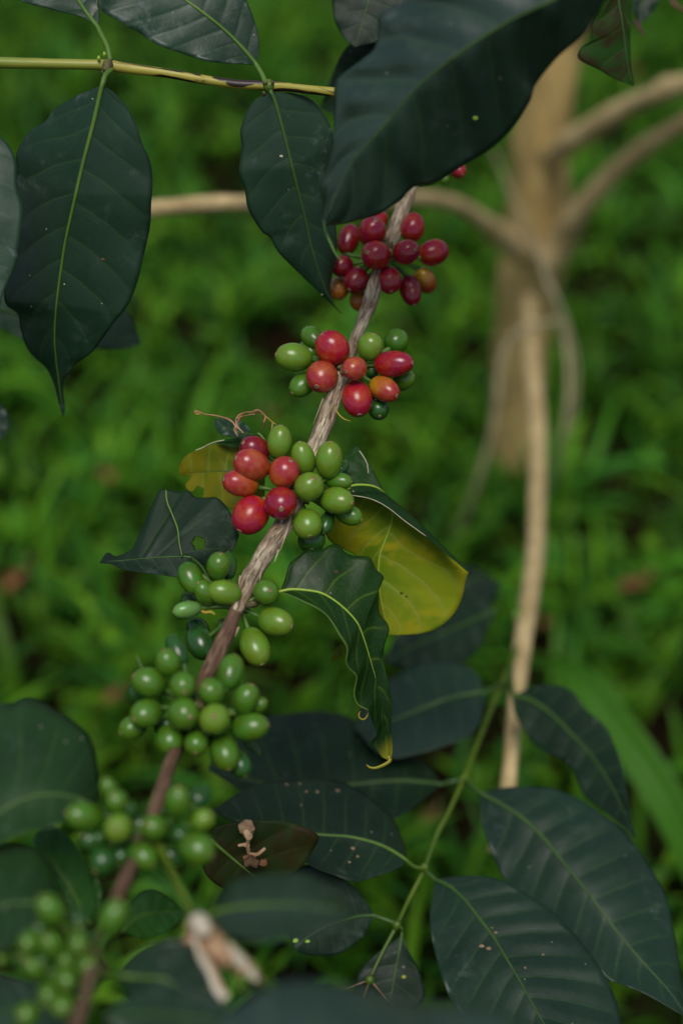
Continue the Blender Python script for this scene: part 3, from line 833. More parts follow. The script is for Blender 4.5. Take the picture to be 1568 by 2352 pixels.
leaf(fb, Z12([(650, 1150), (560, 980), (440, 780), (330, 640), (235, 560)]), Z12([(650, 1150), (540, 1080), (440, 900), (350, 720), (235, 560)]), Z12([(655, 1150), (700, 950), (640, 760), (560, 600), (450, 480), (350, 440), (260, 500), (235, 560)]),
     [.52, .53, .54], 'leaf_bright', 'midrib', 4, nv=7, dR=.01, label='bright green young leaf behind the lower clusters')
leaf(fb, Z12([(660, 1150), (650, 1000), (640, 860), (600, 700)]), Z12([(660, 1150), (600, 1000), (590, 850), (600, 700)]), Z12([(660, 1150), (720, 1000), (720, 850), (600, 700)]), [.525, .54], 'leaf_bright', 'midrib', 3, nv=5)
leaf(fb, Z12([(880, 1200), (1000, 1090), (1150, 1060), (1330, 1060)]), Z12([(880, 1200), (930, 1000), (1100, 900), (1330, 1060)]), Z12([(880, 1200), (1050, 1250), (1230, 1180), (1330, 1060)]), [.53, .56], 'leaf_bright', 'midrib', 3, nv=6)
leaf(fb, Z7([(540, 780), (640, 790), (760, 800), (900, 870), (1010, 960)]), Z7([(540, 775), (620, 680), (740, 630), (880, 625), (990, 740), (1040, 860), (1010, 960)]), Z7([(540, 790), (600, 860), (750, 940), (900, 990), (1010, 960)]), [.455, .45], 'leaf', 'midrib', 6, pet=[(215, 2250, .44), (240, 2240, .447), (270, 2240, .455)], nv=6, dR=-.01, label='dark blurred leaf low beside the snapped shoot')
leaf(fb, Z7([(480, 970), (650, 960), (850, 970), (1050, 1010), (1200, 1080)]), Z7([(480, 965), (560, 900), (680, 840), (800, 815), (920, 860), (1050, 920), (1200, 1080)]), Z7([(480, 975), (600, 1080), (850, 1160), (1100, 1160), (1200, 1080)]), [.42, .41], 'leaf', 'midrib_dim', 6, nv=7)
leaf(fb, Z7([(330, 950), (200, 930), (80, 930), (-80, 960), (-200, 1000)]), Z7([(330, 945), (290, 860), (180, 815), (40, 790), (-60, 770), (-200, 1000)]), Z7([(330, 955), (260, 1060), (100, 1120), (-80, 1120), (-200, 1000)]), [.475, .48], 'leaf_dusty', 'midrib_dim', 4, nv=7, label='grey green blurred leaf in the bottom left corner')

# snapped shoot with a torn pale end, and the near blurred leaf on it
tube('shoot', [(x, y, r, q) for (x, y), r, q in zip(Z7([(700, 130), (760, 240), (810, 350), (860, 450), (905, 530)]), [7, 8, 8.5, 10, 12], [.498, .488, .474, .464, .455])], M['green_stem'], fb, 30, 10, label='green side shoot broken at its end')
te = tube('torn_end', [(x, y, r, q) for (x, y), r, q in zip(Z7([(895, 515), (915, 560), (955, 615), (1010, 680), (1060, 730)]), [16, 27, 32, 26, 12], [.456, .452, .448, .444, .442])], M['torn_brown'], fb, 36, 14, lump=.35, lscale=160, label='torn pale brown end of the side shoot')
tube('splinter', [(x, y, r, q) for (x, y), r, q in zip(Z7([(905, 520), (920, 545), (945, 575), (965, 590)]), [14, 22, 17, 6], [.450, .444, .440, .440])], M['pale_wood'], te, 20, 10, lump=.3, lscale=200)
for pts, rs, mt in (([(890, 600), (930, 680), (965, 770), (1000, 850), (1030, 890)], [9, 10, 9, 9, 10], 'pale_wood'), ([(1030, 650), (1090, 700), (1140, 750), (1185, 800)], [20, 18, 14, 12], 'pale_wood'), ([(1020, 680), (1060, 740), (1095, 800), (1130, 860)], [9, 9, 8, 6], 'green_stem'), ([(940, 620), (865, 612), (850, 600)], [9, 9, 7], 'torn_brown'), ([(1070, 700), (1100, 740), (1110, 790)], [12, 9, 5], 'torn_brown'), ([(960, 700), (1000, 790), (1030, 850)], [6, 6, 4], 'torn_brown'), ([(930, 560), (990, 610), (1030, 600), (1035, 590)], [7, 5, 3, 1], 'torn_brown'), ([(900, 590), (870, 640), (862, 650)], [6, 4, 1], 'tan_dead'), ([(1080, 690), (1150, 720), (1200, 790), (1195, 830)], [8, 7, 5, 1], 'tan_dead'), ([(920, 640), (955, 740), (1010, 880), (1012, 905)], [5, 4, 4, 1], 'tan_dead'), ([(1000, 660), (1040, 720), (1080, 740), (1100, 760)], [9, 8, 5, 1], 'torn_brown')):
    tube('splinter', [(x, y, r * random.uniform(.9, 1.1), .446) for (x, y), r in zip(Z7(pts), rs)], M[mt], te, 34, 10, lump=.9, lscale=220, flat=.7)
leaf(fb, Z15([(100, 1345), (200, 1305), (400, 1280), (650, 1282), (800, 1300), (930, 1335)]), Z15([(100, 1345), (150, 1240), (230, 1150), (330, 1110), (450, 1095), (600, 1090), (700, 1115), (800, 1190), (890, 1270), (930, 1335)]), Z15([(100, 1350), (200, 1430), (330, 1475), (450, 1482), (600, 1455), (750, 1430), (860, 1390), (930, 1335)]),
     [.455, .44, .425], 'leaf_sheen', 'midrib', 6, pet=[(452, 2112, .455), (465, 2108, .455), (479, 2106, .455)], nv=6, quilt=2, wave=4, dL=.025, dR=-.02, label='soft blurred glossy leaf in front, beside the torn end')

# ------------------------------------------------------------------ UPPER TWIG
tw = thing('leafy_twig', 'yellow green twig with black streaks crossing the upper left, carrying dark hanging leaves', 'twig', P(-40, 140, .60))
tube('stem', [(-120, 138, 12, .60), (0, 144, 12.5, .60), (120, 147, 12, .60), (225, 149, 12, .60), (240, 150, 14, .60), (262, 152, 13, .60), (300, 158, 12, .601), (380, 168, 10.5, .602), (460, 182, 10.5, .604), (540, 193, 10, .606), (600, 196, 11, .607), (622, 198, 12, .607), (660, 200, 10, .608), (720, 207, 10, .61), (770, 212, 10.5, .612), (800, 215, 10, .613)], M['twig'], tw, 200, 18, lump=.05, lscale=150)
for (x, y, r) in ((228, 133, 4), (240, 124, 3.4), (236, 166, 4), (242, 172, 3), (610, 188, 4), (626, 189, 3.5), (606, 214, 3.5)):
    tube('bud', [(x, y + 6, r, .597), (x, y, r * 1.1, .596), (x - 1, y - 5, r * .4, .596)], M['midrib_bright' if y < 150 else 'node'], tw, 10, 8, lump=.3, lscale=600)
tube('node', [(246, 138, 9, .598), (248, 150, 14, .598), (244, 164, 9, .598)], M['node'], tw, 14, 12, lump=.3, lscale=300)
tube('node', [(614, 184, 8, .606), (617, 198, 13, .606), (620, 210, 8, .606)], M['green_stem'], tw, 14, 12, lump=.3, lscale=300)
leaf(tw, D([(236, 193), (215, 285), (193, 370), (172, 460), (152, 550), (140, 625), (130, 704), (126, 774), (130, 830), (137, 886), (146, 956)]),
     D([(235, 196), (200, 210), (165, 227), (127, 250), (102, 282), (75, 297), (52, 325), (38, 360), (36, 430), (32, 520), (24, 600), (12, 650), (13, 696), (42, 721), (48, 755), (62, 797), (81, 822), (106, 844), (123, 878), (137, 928), (146, 958)]),
     D([(237, 196), (265, 215), (295, 250), (315, 290), (328, 330), (345, 370), (351, 415), (348, 465), (345, 520), (330, 590), (317, 645), (295, 700), (262, 742), (213, 808), (176, 833), (165, 850), (148, 872), (145, 900), (150, 934), (146, 958)]),
     [.590, .604, .625, .655], 'leaf', 'midrib', 5, pet=[(258, 160, .598), (243, 172, .592), (236, 193, .590)], nv=10, slope=2.6, quilt=2.4, wave=3.5, dL=[.012, .016, .010, .004], dR=[.004, .006, .002], label='largest hanging leaf of the twig, long drip tip', rows=130, cols=14, spots=[(230, 594, 5, 'dead_dark'), (148, 655, 2, 'edge'), (237, 700, 1.5, 'edge'), (73, 633, 1.5, 'edge'), (215, 226, 2, 'edge')], seed=12)
leaf(tw, D([(622, 212), (632, 235), (650, 300), (670, 380), (687, 450), (700, 500), (717, 575), (738, 640), (760, 690), (784, 720)]),
     D([(620, 213), (585, 230), (565, 260), (552, 300), (555, 340), (549, 395), (562, 435), (570, 480), (600, 530), (620, 545), (640, 580), (690, 630), (740, 678), (784, 720)]),
     D([(628, 213), (670, 214), (712, 228), (742, 260), (762, 300), (766, 345), (762, 400), (766, 470), (772, 540), (772, 590), (762, 632), (758, 670), (769, 702), (785, 720)]),
     [.604, .612, .628, .645], 'leaf_dusty', 'midrib_dim', 4.5, pet=[(618, 200, .604), (620, 205, .606), (622, 212, .604)], nv=8, slope=2.2, quilt=1.2, wave=3, dL=.004, dR=.010, label='narrow dusty leaf hanging left of the big leaf', rows=110, cols=12, spots=[(649, 360, 4, 'edge'), (740, 675, 2, 'edge')], seed=4)
leaf(tw, D([(225, 62), (200, 30), (180, 0), (140, -60), (95, -130), (60, -200)]), D([(224, 61), (185, 38), (120, 22), (45, 0), (10, -40), (0, -100), (60, -200)]), D([(225, 61), (229, 38), (226, 10), (220, -30), (200, -90), (140, -160), (60, -200)]),
     [.604, .62], 'leaf', 'midrib', 5, pet=[(254, 140, .598), (246, 105, .60), (225, 62, .604)], nv=8, label='leaf rising out of the top left of the frame')
leaf(tw, D([(587, 147), (565, 120), (525, 78), (480, 40), (425, 0), (350, -50), (250, -110)]), D([(585, 148), (525, 146), (465, 138), (410, 120), (360, 102), (320, 75), (270, 45), (235, 25), (226, -10), (220, -60), (250, -110)]),
     D([(589, 146), (596, 110), (593, 80), (585, 50), (572, 15), (540, -40), (430, -110), (250, -110)]), [.608, .60, .59], 'leaf', 'midrib', 5, pet=[(610, 192, .604), (602, 172, .606), (587, 147, .608)], nv=9, slope=2, quilt=2, label='broad leaf rising from the twig at the top edge', dL=-.006, seed=9)
leaf(tw, D([(-60, 230), (-50, 350), (-45, 480), (-50, 620), (-60, 780)]), D([(-60, 230), (-130, 300), (-170, 450), (-150, 620), (-60, 780)]), D([(-58, 230), (-30, 275), (0, 312), (20, 332), (38, 370), (40, 430), (53, 475), (48, 530), (42, 570), (36, 612), (14, 660), (-10, 720), (-60, 780)]),
     [.585, .575, .58], 'leaf_dusty', 'midrib', 5, pet=[(-70, 145, .60), (-66, 190, .592), (-60, 230, .585)], nv=8, dR=.004, label='leaf cut off by the left edge')
leaf(tw, D([(-80, 690), (100, 735), (220, 760), (325, 788)]), D([(-80, 690), (60, 655), (190, 665), (290, 715), (325, 788)]), D([(-80, 695), (0, 752), (100, 795), (230, 802), (290, 800), (325, 788)]), [.70, .73], 'leaf_dusty', 'midrib_dim', 4, nv=7, label='grey blurred leaf behind the largest hanging leaf')

# ------------------------------------------------------------------ BIG LEAF, top right, on its own branch above the frame
bt = thing('coffee_leaf', 'biggest dark leaf, slanting in from the top right over the branch', 'leaf', P(1450, -120, .505))
leaf(bt, D([(1450, -120), (1369, -62), (1269, 0), (1184, 40), (1109, 85), (1024, 145), (954, 205), (904, 265), (859, 315), (799, 385), (745, 512)]),
     D([(1450, -120), (1300, -190), (1150, -170), (1030, -90), (934, 0), (876, 30), (869, 55), (862, 108), (834, 135), (784, 172), (769, 195), (768, 250), (764, 330), (750, 388), (737, 425), (742, 470), (743, 516)]),
     D([(1450, -120), (1430, -60), (1390, 0), (1359, 50), (1334, 85), (1274, 137), (1229, 195), (1214, 235), (1174, 295), (1129, 340), (1064, 380), (999, 420), (949, 430), (919, 460), (874, 490), (834, 502), (784, 515), (744, 517)]),
     [.505, .515, .53, .55, .57], 'leaf_sheen', 'midrib_dim', 5, pet=[(1560, -230, .51), (1500, -170, .506), (1450, -120, .505)], nv=9, slope=2.2, quilt=24, wave=8, dL=[.0, .012, .012], dR=[.012, .026, .016], rows=130, cols=14, seed=2, name='blade', spots=[(1095, 274, 5, 'lime')])
tube('drip_tip', [(x, y, r, .578) for x, y, r in [(744, 505, 5), (748, 530, 5.5), (760, 560, 5), (772, 585, 3.5), (786, 601, .8)]], M['midrib'], bt, 24, 8, flat=.5)

tr1 = thing('tattered_leaf', 'dark green leaf with a brown dead patch hanging at the top right', 'leaf', P(1415, -60, .64))
leaf(tr1, D([(1416, -60), (1419, 0), (1429, 60), (1439, 140), (1453, 198)]), D([(1405, -60), (1396, 0), (1379, 30), (1359, 55), (1354, 95), (1334, 107), (1327, 135), (1374, 160), (1409, 180), (1453, 198)]), D([(1450, -50), (1451, 0), (1447, 65), (1446, 100), (1448, 150), (1455, 196)]), [.64, .65], 'leaf_brownrot', 'midrib_dim', 3, nv=5, quilt=.4, wave=1, name='blade')
tr2 = thing('coffee_leaf', 'bluish grey blurred leaf beside the tattered one in the top right corner', 'leaf', P(1480, -80, .72))
leaf(tr2, D([(1480, -80), (1478, -20), (1468, 55)]), D([(1480, -80), (1450, -30), (1452, 20), (1468, 55)]), D([(1480, -80), (1520, -30), (1500, 25), (1468, 55)]), .72, 'leaf_dull', 'midrib_dim', 3, nv=5, quilt=.5, name='blade')
tube('dead_patch', [(x, y, r, .70) for x, y, r in [(1455, 45, 6), (1465, 62, 9), (1478, 82, 4)]], M['dead_dark'], tr2, 14, 8, lump=.5, lscale=150, flat=.4)
sc_ = thing('dead_leaf_scrap', 'dark brown dead leaf scrap at the top right corner', 'leaf scrap', P(1550, 0, .74))
tube('blade', [(1535, -25, 8, .74), (1545, 5, 13, .74), (1560, 20, 8, .74), (1585, 30, 10, .74)], M['dead_dark'], sc_, 16, 8, lump=.5, lscale=150, flat=.4)
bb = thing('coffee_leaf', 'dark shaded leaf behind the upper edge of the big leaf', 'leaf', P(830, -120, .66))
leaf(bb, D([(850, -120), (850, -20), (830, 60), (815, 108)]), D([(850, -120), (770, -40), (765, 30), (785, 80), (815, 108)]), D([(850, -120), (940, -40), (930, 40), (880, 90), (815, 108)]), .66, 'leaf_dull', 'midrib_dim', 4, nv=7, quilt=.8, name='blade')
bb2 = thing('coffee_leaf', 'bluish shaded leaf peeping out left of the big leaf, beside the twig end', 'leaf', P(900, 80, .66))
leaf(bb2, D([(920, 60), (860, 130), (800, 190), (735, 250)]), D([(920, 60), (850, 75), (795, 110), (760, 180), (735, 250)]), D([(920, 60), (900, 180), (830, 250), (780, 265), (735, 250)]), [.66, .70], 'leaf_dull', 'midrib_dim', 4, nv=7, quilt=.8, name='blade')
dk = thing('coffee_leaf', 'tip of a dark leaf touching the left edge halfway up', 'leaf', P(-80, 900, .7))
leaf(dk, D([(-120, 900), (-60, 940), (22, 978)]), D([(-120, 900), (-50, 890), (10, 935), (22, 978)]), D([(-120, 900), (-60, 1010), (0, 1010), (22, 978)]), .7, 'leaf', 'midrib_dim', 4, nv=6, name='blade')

# ------------------------------------------------------------------ COFFEE TREE behind
YT = 1.276
def tp(x, y, r): return (x, y, r, dY(y, YT))
tree = thing('coffee_tree', 'tan coffee tree with bare limbs blurred at right, its drooping branch bearing dark leaves', 'tree', P(1175, 1105, dY(1105, YT)))
tube('trunk', [tp(1310, -300, 56), tp(1298, -100, 58), tp(1275, 100, 62), tp(1242, 290, 66), tp(1236, 430, 68), tp(1230, 550, 77), tp(1208, 680, 68), tp(1193, 830, 60), tp(1184, 980, 50), tp(1178, 1090, 48), tp(1174, 1140, 52)], M['bark_trunk'], tree, 110, 26, lump=.12, lscale=22)
tube('branch', [(1200, 585, 26, 1.37), (1160, 550, 30, 1.33), (1110, 510, 21, 1.27), (1050, 472, 18, 1.2), (960, 455, 17, 1.12), (850, 466, 17, 1.05), (700, 478, 18, .97), (560, 468, 18, .90), (480, 468, 20, .885), (350, 480, 19, .86), (240, 492, 17, .85), (100, 510, 15, .84), (-60, 540, 12, .83)], M['bark_tan'], tree, 140, 16, lump=.1, lscale=40, label='long bare branch reaching left')
tube('branch', [(1270, 360, 26, 1.32), (1310, 325, 30, 1.28), (1370, 285, 25, 1.24), (1450, 240, 22, 1.2), (1500, 218, 22, 1.17), (1530, 202, 27, 1.16), (1580, 190, 22, 1.14), (1700, 150, 20, 1.1)], M['bark_tan'], tree, 60, 16, lump=.15, lscale=40, label='upper bare branch reaching right')
tube('branch', [(1255, 600, 36, 1.38), (1290, 545, 36, 1.36), (1325, 490, 27, 1.32), (1400, 405, 23, 1.27), (1480, 338, 22, 1.22), (1568, 282, 20, 1.17), (1680, 200, 18, 1.12)], M['bark_tan'], tree, 60, 16, lump=.08, lscale=40, label='lower bare branch reaching right')
DB = [(1215, 690, 16, 1.36), (1217, 765, 17, 1.28), (1226, 876, 19, 1.2), (1234, 1015, 20, 1.11), (1232, 1154, 20, 1.03), (1229, 1258, 21, .975), (1217, 1361, 22, .925), (1204, 1448, 22, .885), (1191, 1548, 20, .85), (1179, 1648, 17, .82), (1174, 1723, 17.5, .80), (1166, 1808, 18, .785), (1152, 1880, 15, .775), (1130, 1960, 13, .77)]
tube('branch', DB, M['bark_tan'], tree, 140, 16, lump=.10, lscale=70, label='thin tan branch drooping toward the viewer')
tube('bud', [(1200, 1400, 8, .90), (1188, 1412, 12, .895), (1180, 1424, 6, .893)], M['midrib'], tree, 14, 9)
tube('vine', [(1130, 340, 3.2, 1.28), (1175, 450, 4.0, 1.28), (1225, 560, 5.6, 1.28), (1262, 660, 8.0, 1.27), (1292, 745, 8.0, 1.26), (1306, 860, 6.4, 1.25), (1300, 960, 7.2, 1.25), (1280, 1040, 4.8, 1.27), (1265, 1120, 3.2, 1.33)], M['vine'], tree, 70, 10, lump=.1, lscale=60)
tube('vine', [(1285, 735, 6.4, 1.25), (1230, 748, 6.4, 1.25), (1180, 770, 7.2, 1.25), (1150, 830, 7.2, 1.25), (1140, 920, 7.2, 1.25), (1125, 1010, 6.4, 1.26), (1095, 1110, 5.6, 1.28), (1065, 1190, 5.6, 1.32), (1050, 1225, 4.0, 1.35)], M['vine'], tree, 70, 10, lump=.1, lscale=60)
tube('vine', [(1262, 660, 3.2, 1.26), (1300, 740, 3.2, 1.25), (1322, 840, 3.2, 1.25), (1318, 940, 3.2, 1.25), (1300, 1010, 2.4, 1.26), (1280, 1110, 2.4, 1.33)], M['vine'], tree, 50, 8)

SH = [(1186, 1490, 5.5, .855), (1174, 1523, 6.2, .84), (1144, 1588, 7.0, .81), (1109, 1673, 7.0, .775), (1064, 1788, 6.6, .74), (1030, 1865, 6.2, .715), (1004, 1915, 6.2, .70), (974, 1995, 6.2, .68), (939, 2065, 5.9, .67), (911, 2125, 5.9, .66), (879, 2185, 4.7, .655), (849, 2250, 3.9, .65), (832, 2310, 3.1, .65)]
tube('shoot', [(a, b, r_ * .85, q) for a, b, r_, q in SH], M['green_stem'], tree, 110, 12, lump=.06, lscale=150, label='slender green leafy shoot')
for x, y, q in ((974, 1993, .678), (911, 2125, .658), (849, 2250, .648), (1064, 1790, .74)):
    tube('node', [(x + 4, y - 9, 7, q), (x, y, 11, q), (x - 4, y + 9, 7, q)], M['green_stem'], tree, 12, 10, lump=.25, lscale=300)
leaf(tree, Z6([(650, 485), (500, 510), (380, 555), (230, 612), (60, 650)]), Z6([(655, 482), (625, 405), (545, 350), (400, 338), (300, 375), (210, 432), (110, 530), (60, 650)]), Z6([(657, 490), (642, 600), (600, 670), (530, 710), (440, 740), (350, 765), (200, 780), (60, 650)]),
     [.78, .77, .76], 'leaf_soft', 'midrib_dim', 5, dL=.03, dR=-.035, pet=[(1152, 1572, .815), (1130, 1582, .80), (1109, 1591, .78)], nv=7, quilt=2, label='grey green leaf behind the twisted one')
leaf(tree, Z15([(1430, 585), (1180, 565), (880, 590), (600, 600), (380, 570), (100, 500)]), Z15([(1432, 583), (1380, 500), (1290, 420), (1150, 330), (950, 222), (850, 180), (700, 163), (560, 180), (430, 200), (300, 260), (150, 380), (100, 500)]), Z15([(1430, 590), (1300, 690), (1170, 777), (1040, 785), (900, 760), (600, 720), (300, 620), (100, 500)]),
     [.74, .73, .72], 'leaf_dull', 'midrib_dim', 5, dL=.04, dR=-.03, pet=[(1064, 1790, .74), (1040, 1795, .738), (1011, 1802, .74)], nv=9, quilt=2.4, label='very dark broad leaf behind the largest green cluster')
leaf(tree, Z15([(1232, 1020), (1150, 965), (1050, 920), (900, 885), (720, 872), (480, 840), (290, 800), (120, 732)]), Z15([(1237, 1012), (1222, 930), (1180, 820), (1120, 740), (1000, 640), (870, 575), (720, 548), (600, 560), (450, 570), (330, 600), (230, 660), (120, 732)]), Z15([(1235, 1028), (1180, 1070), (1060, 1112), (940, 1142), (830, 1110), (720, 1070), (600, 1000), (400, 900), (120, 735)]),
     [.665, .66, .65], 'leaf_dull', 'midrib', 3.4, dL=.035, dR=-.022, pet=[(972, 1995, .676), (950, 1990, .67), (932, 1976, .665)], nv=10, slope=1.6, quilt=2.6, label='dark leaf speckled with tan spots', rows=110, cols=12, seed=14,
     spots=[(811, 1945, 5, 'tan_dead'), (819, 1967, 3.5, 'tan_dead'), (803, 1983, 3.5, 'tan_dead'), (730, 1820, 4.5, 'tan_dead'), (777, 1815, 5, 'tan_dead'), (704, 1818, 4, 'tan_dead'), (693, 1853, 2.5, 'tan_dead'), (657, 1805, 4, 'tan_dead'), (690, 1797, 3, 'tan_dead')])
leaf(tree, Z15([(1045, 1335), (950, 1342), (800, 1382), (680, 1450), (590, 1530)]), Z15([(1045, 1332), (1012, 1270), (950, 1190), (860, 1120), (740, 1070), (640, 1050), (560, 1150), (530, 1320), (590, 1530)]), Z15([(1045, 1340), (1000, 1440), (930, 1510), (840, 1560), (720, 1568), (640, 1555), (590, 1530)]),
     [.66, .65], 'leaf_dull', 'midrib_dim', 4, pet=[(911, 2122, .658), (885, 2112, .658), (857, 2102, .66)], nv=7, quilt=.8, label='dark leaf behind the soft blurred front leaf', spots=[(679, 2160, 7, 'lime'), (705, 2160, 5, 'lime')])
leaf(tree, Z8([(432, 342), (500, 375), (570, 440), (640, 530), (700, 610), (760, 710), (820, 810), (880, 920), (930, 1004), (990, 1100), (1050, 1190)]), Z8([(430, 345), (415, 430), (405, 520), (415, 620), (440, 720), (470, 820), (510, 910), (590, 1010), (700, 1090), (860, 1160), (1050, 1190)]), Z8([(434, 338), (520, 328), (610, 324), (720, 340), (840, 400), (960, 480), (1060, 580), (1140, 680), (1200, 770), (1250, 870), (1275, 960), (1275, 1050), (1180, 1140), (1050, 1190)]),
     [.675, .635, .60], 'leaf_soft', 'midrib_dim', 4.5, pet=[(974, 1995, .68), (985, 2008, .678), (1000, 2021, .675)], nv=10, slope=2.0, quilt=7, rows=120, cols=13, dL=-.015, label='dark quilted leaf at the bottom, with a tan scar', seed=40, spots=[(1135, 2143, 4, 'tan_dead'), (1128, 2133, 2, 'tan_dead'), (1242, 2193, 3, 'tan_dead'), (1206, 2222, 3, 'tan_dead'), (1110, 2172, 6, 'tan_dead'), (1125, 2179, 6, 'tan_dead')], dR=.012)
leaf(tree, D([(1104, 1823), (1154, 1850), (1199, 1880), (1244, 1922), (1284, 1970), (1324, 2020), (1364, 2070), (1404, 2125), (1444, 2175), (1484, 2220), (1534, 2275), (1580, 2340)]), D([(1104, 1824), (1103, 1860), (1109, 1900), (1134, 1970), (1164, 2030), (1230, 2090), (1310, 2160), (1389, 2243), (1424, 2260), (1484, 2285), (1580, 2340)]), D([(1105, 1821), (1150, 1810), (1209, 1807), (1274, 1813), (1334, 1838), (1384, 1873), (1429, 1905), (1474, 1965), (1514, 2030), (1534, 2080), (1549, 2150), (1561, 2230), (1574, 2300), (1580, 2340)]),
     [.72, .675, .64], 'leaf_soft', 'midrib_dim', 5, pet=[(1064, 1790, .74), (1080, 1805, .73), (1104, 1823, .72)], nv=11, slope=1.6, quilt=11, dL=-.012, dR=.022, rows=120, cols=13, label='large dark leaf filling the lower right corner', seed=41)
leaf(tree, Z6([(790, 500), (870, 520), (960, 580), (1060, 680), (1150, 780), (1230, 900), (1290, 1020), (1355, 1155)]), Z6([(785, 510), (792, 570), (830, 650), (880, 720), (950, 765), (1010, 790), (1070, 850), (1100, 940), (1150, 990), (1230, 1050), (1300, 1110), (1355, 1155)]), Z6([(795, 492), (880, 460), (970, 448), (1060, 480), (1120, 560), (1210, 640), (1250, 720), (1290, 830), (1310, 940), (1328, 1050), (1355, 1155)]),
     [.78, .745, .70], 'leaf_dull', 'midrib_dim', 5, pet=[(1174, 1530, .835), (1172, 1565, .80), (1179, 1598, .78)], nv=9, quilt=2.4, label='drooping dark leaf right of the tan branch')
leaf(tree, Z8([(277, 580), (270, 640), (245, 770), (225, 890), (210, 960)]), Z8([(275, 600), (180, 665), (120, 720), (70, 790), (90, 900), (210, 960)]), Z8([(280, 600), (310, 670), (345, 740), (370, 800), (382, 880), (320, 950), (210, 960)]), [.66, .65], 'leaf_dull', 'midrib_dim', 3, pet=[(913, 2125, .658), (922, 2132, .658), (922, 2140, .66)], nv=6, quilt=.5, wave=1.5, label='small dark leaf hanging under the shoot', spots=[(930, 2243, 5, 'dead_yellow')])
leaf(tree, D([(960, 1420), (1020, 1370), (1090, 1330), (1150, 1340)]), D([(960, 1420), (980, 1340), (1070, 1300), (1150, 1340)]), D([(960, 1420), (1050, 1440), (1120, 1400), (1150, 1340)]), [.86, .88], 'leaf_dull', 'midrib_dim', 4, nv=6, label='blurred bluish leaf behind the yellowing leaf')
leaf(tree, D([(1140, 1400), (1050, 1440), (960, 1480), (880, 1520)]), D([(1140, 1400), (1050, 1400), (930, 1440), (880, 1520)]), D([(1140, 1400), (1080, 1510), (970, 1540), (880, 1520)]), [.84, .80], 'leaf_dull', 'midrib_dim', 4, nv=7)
for pts in ([(849, 2250), (820, 2262), (790, 2275)], [(849, 2250), (870, 2275), (890, 2302)], [(849, 2252), (838, 2280), (832, 2305)]):
    tube('twiglet', [(x, y, 2.2 - q * .5, .648) for q, (x, y) in enumerate(pts)], M['tan_dead'], tree, 14, 7, lump=.3, lscale=300)

# olive rotting leaf and dried flower remains
ol = thing('rotting_leaf', 'olive brown dying leaf holding dried flower remains, left of the speckled dark leaf', 'leaf', P(480, 1920, .60))
leaf(ol, Z15([(110, 900), (210, 985), (330, 1085), (430, 1160)]), Z15([(110, 900), (60, 1000), (100, 1120), (250, 1200), (430, 1160)]), Z15([(110, 898), (150, 828), (350, 790), (560, 800), (725, 872), (700, 960), (640, 1050), (540, 1130), (430, 1160)]), [.60, .61], 'leaf_olive', 'midrib', 4, nv=6, slope=.5, name='blade', seed=6)
df = thing('dried_flower', 'papery tan dried flower remains lying on the olive brown leaf', 'dried flower', P(567, 1900, .592))
for pts, rs, mt in (([(275, 840), (310, 830), (355, 810)], [6, 12, 8], 'tan_dead'), ([(320, 840), (335, 880), (350, 890)], [12, 11, 4], 'torn_brown'), ([(330, 880), (325, 930), (330, 985)], [6, 5, 5], 'tan_dead'), ([(270, 935), (310, 930), (330, 945)], [3, 5, 4], 'torn_brown'), ([(330, 980), (380, 985), (425, 950)], [4, 3, 2], 'torn_brown'),
                    ([(305, 1030), (350, 1030), (385, 1040)], [9, 16, 10], 'dead_dark'), ([(395, 1030), (420, 1040), (435, 1045)], [9, 10, 4], 'fallen'), ([(300, 1010), (330, 1000), (370, 1005)], [4, 6, 4], 'fallen')):
    tube('petal', [(x, y, r, .594) for (x, y), r in zip(Z15(pts), rs)], M[mt], df, 30, 14, lump=1.1, lscale=300, flat=.35, seed=rs[0])
nr = thing('coffee_leaf', 'huge out of focus leaf rising over the bottom edge of the frame', 'leaf', P(420, 2500, .38))
leaf(nr, D([(420, 2520), (560, 2440), (700, 2400), (900, 2390), (1100, 2400), (1300, 2440)]), D([(420, 2520), (480, 2380), (560, 2300), (640, 2258), (720, 2250), (800, 2262), (900, 2295), (1050, 2312), (1160, 2340), (1300, 2440)]), D([(420, 2520), (600, 2560), (850, 2580), (1100, 2540), (1300, 2440)]), [.38, .36, .365], 'leaf_sheen', 'midrib_dim', 5, nv=9, dL=[.0, .02, .012], dR=-.01, quilt=2, name='blade')

# ------------------------------------------------------------------ GROUND, GRASS
m, nt = mat('soil')
tc = N(nt, 'ShaderNodeTexCoord')
n1 = noise_tex(nt, tc.outputs['Object'], 9, 6, .6)
n2 = noise_tex(nt, tc.outputs['Object'], 60, 5, .6)
c = mixc(nt, smooth(nt, n2, .35, .65), (.006, .0045, .0025), (.018, .011, .005))
c = mixc(nt, mth(nt, 'MULTIPLY', smooth(nt, n1, .45, .6), .7), c, (.010, .022, .004))
pb = N(nt, 'ShaderNodeBsdfPrincipled', _Roughness=.95)
pb.inputs['Specular IOR Level'].default_value = 0
L(nt, c, pb.inputs['Base Color'])
bp = N(nt, 'ShaderNodeBump', _Strength=.8, _Distance=.02); L(nt, n2, bp.inputs['Height']); L(nt, bp.outputs[0], pb.inputs['Normal'])
out(nt, pb.outputs[0])
gv, gf = [], []
xs = np.concatenate([[-60, -20, -6], np.linspace(-3, 3, 61), [6, 20, 60]])
ys = np.concatenate([[-40, -10, -3], np.linspace(-1, 6, 71), [10, 25, 80]])
for y in ys:
    for x in xs:
        gv.append((x, y, .02 * noise.noise(Vector((x * 2, y * 2, 0))) - .01 if abs(x) < 4 else -.01))
for j in range(len(ys) - 1):
    for i in range(len(xs) - 1):
        a = j * len(xs) + i
        gf.append((a, a + 1, a + len(xs) + 1, a + len(xs)))
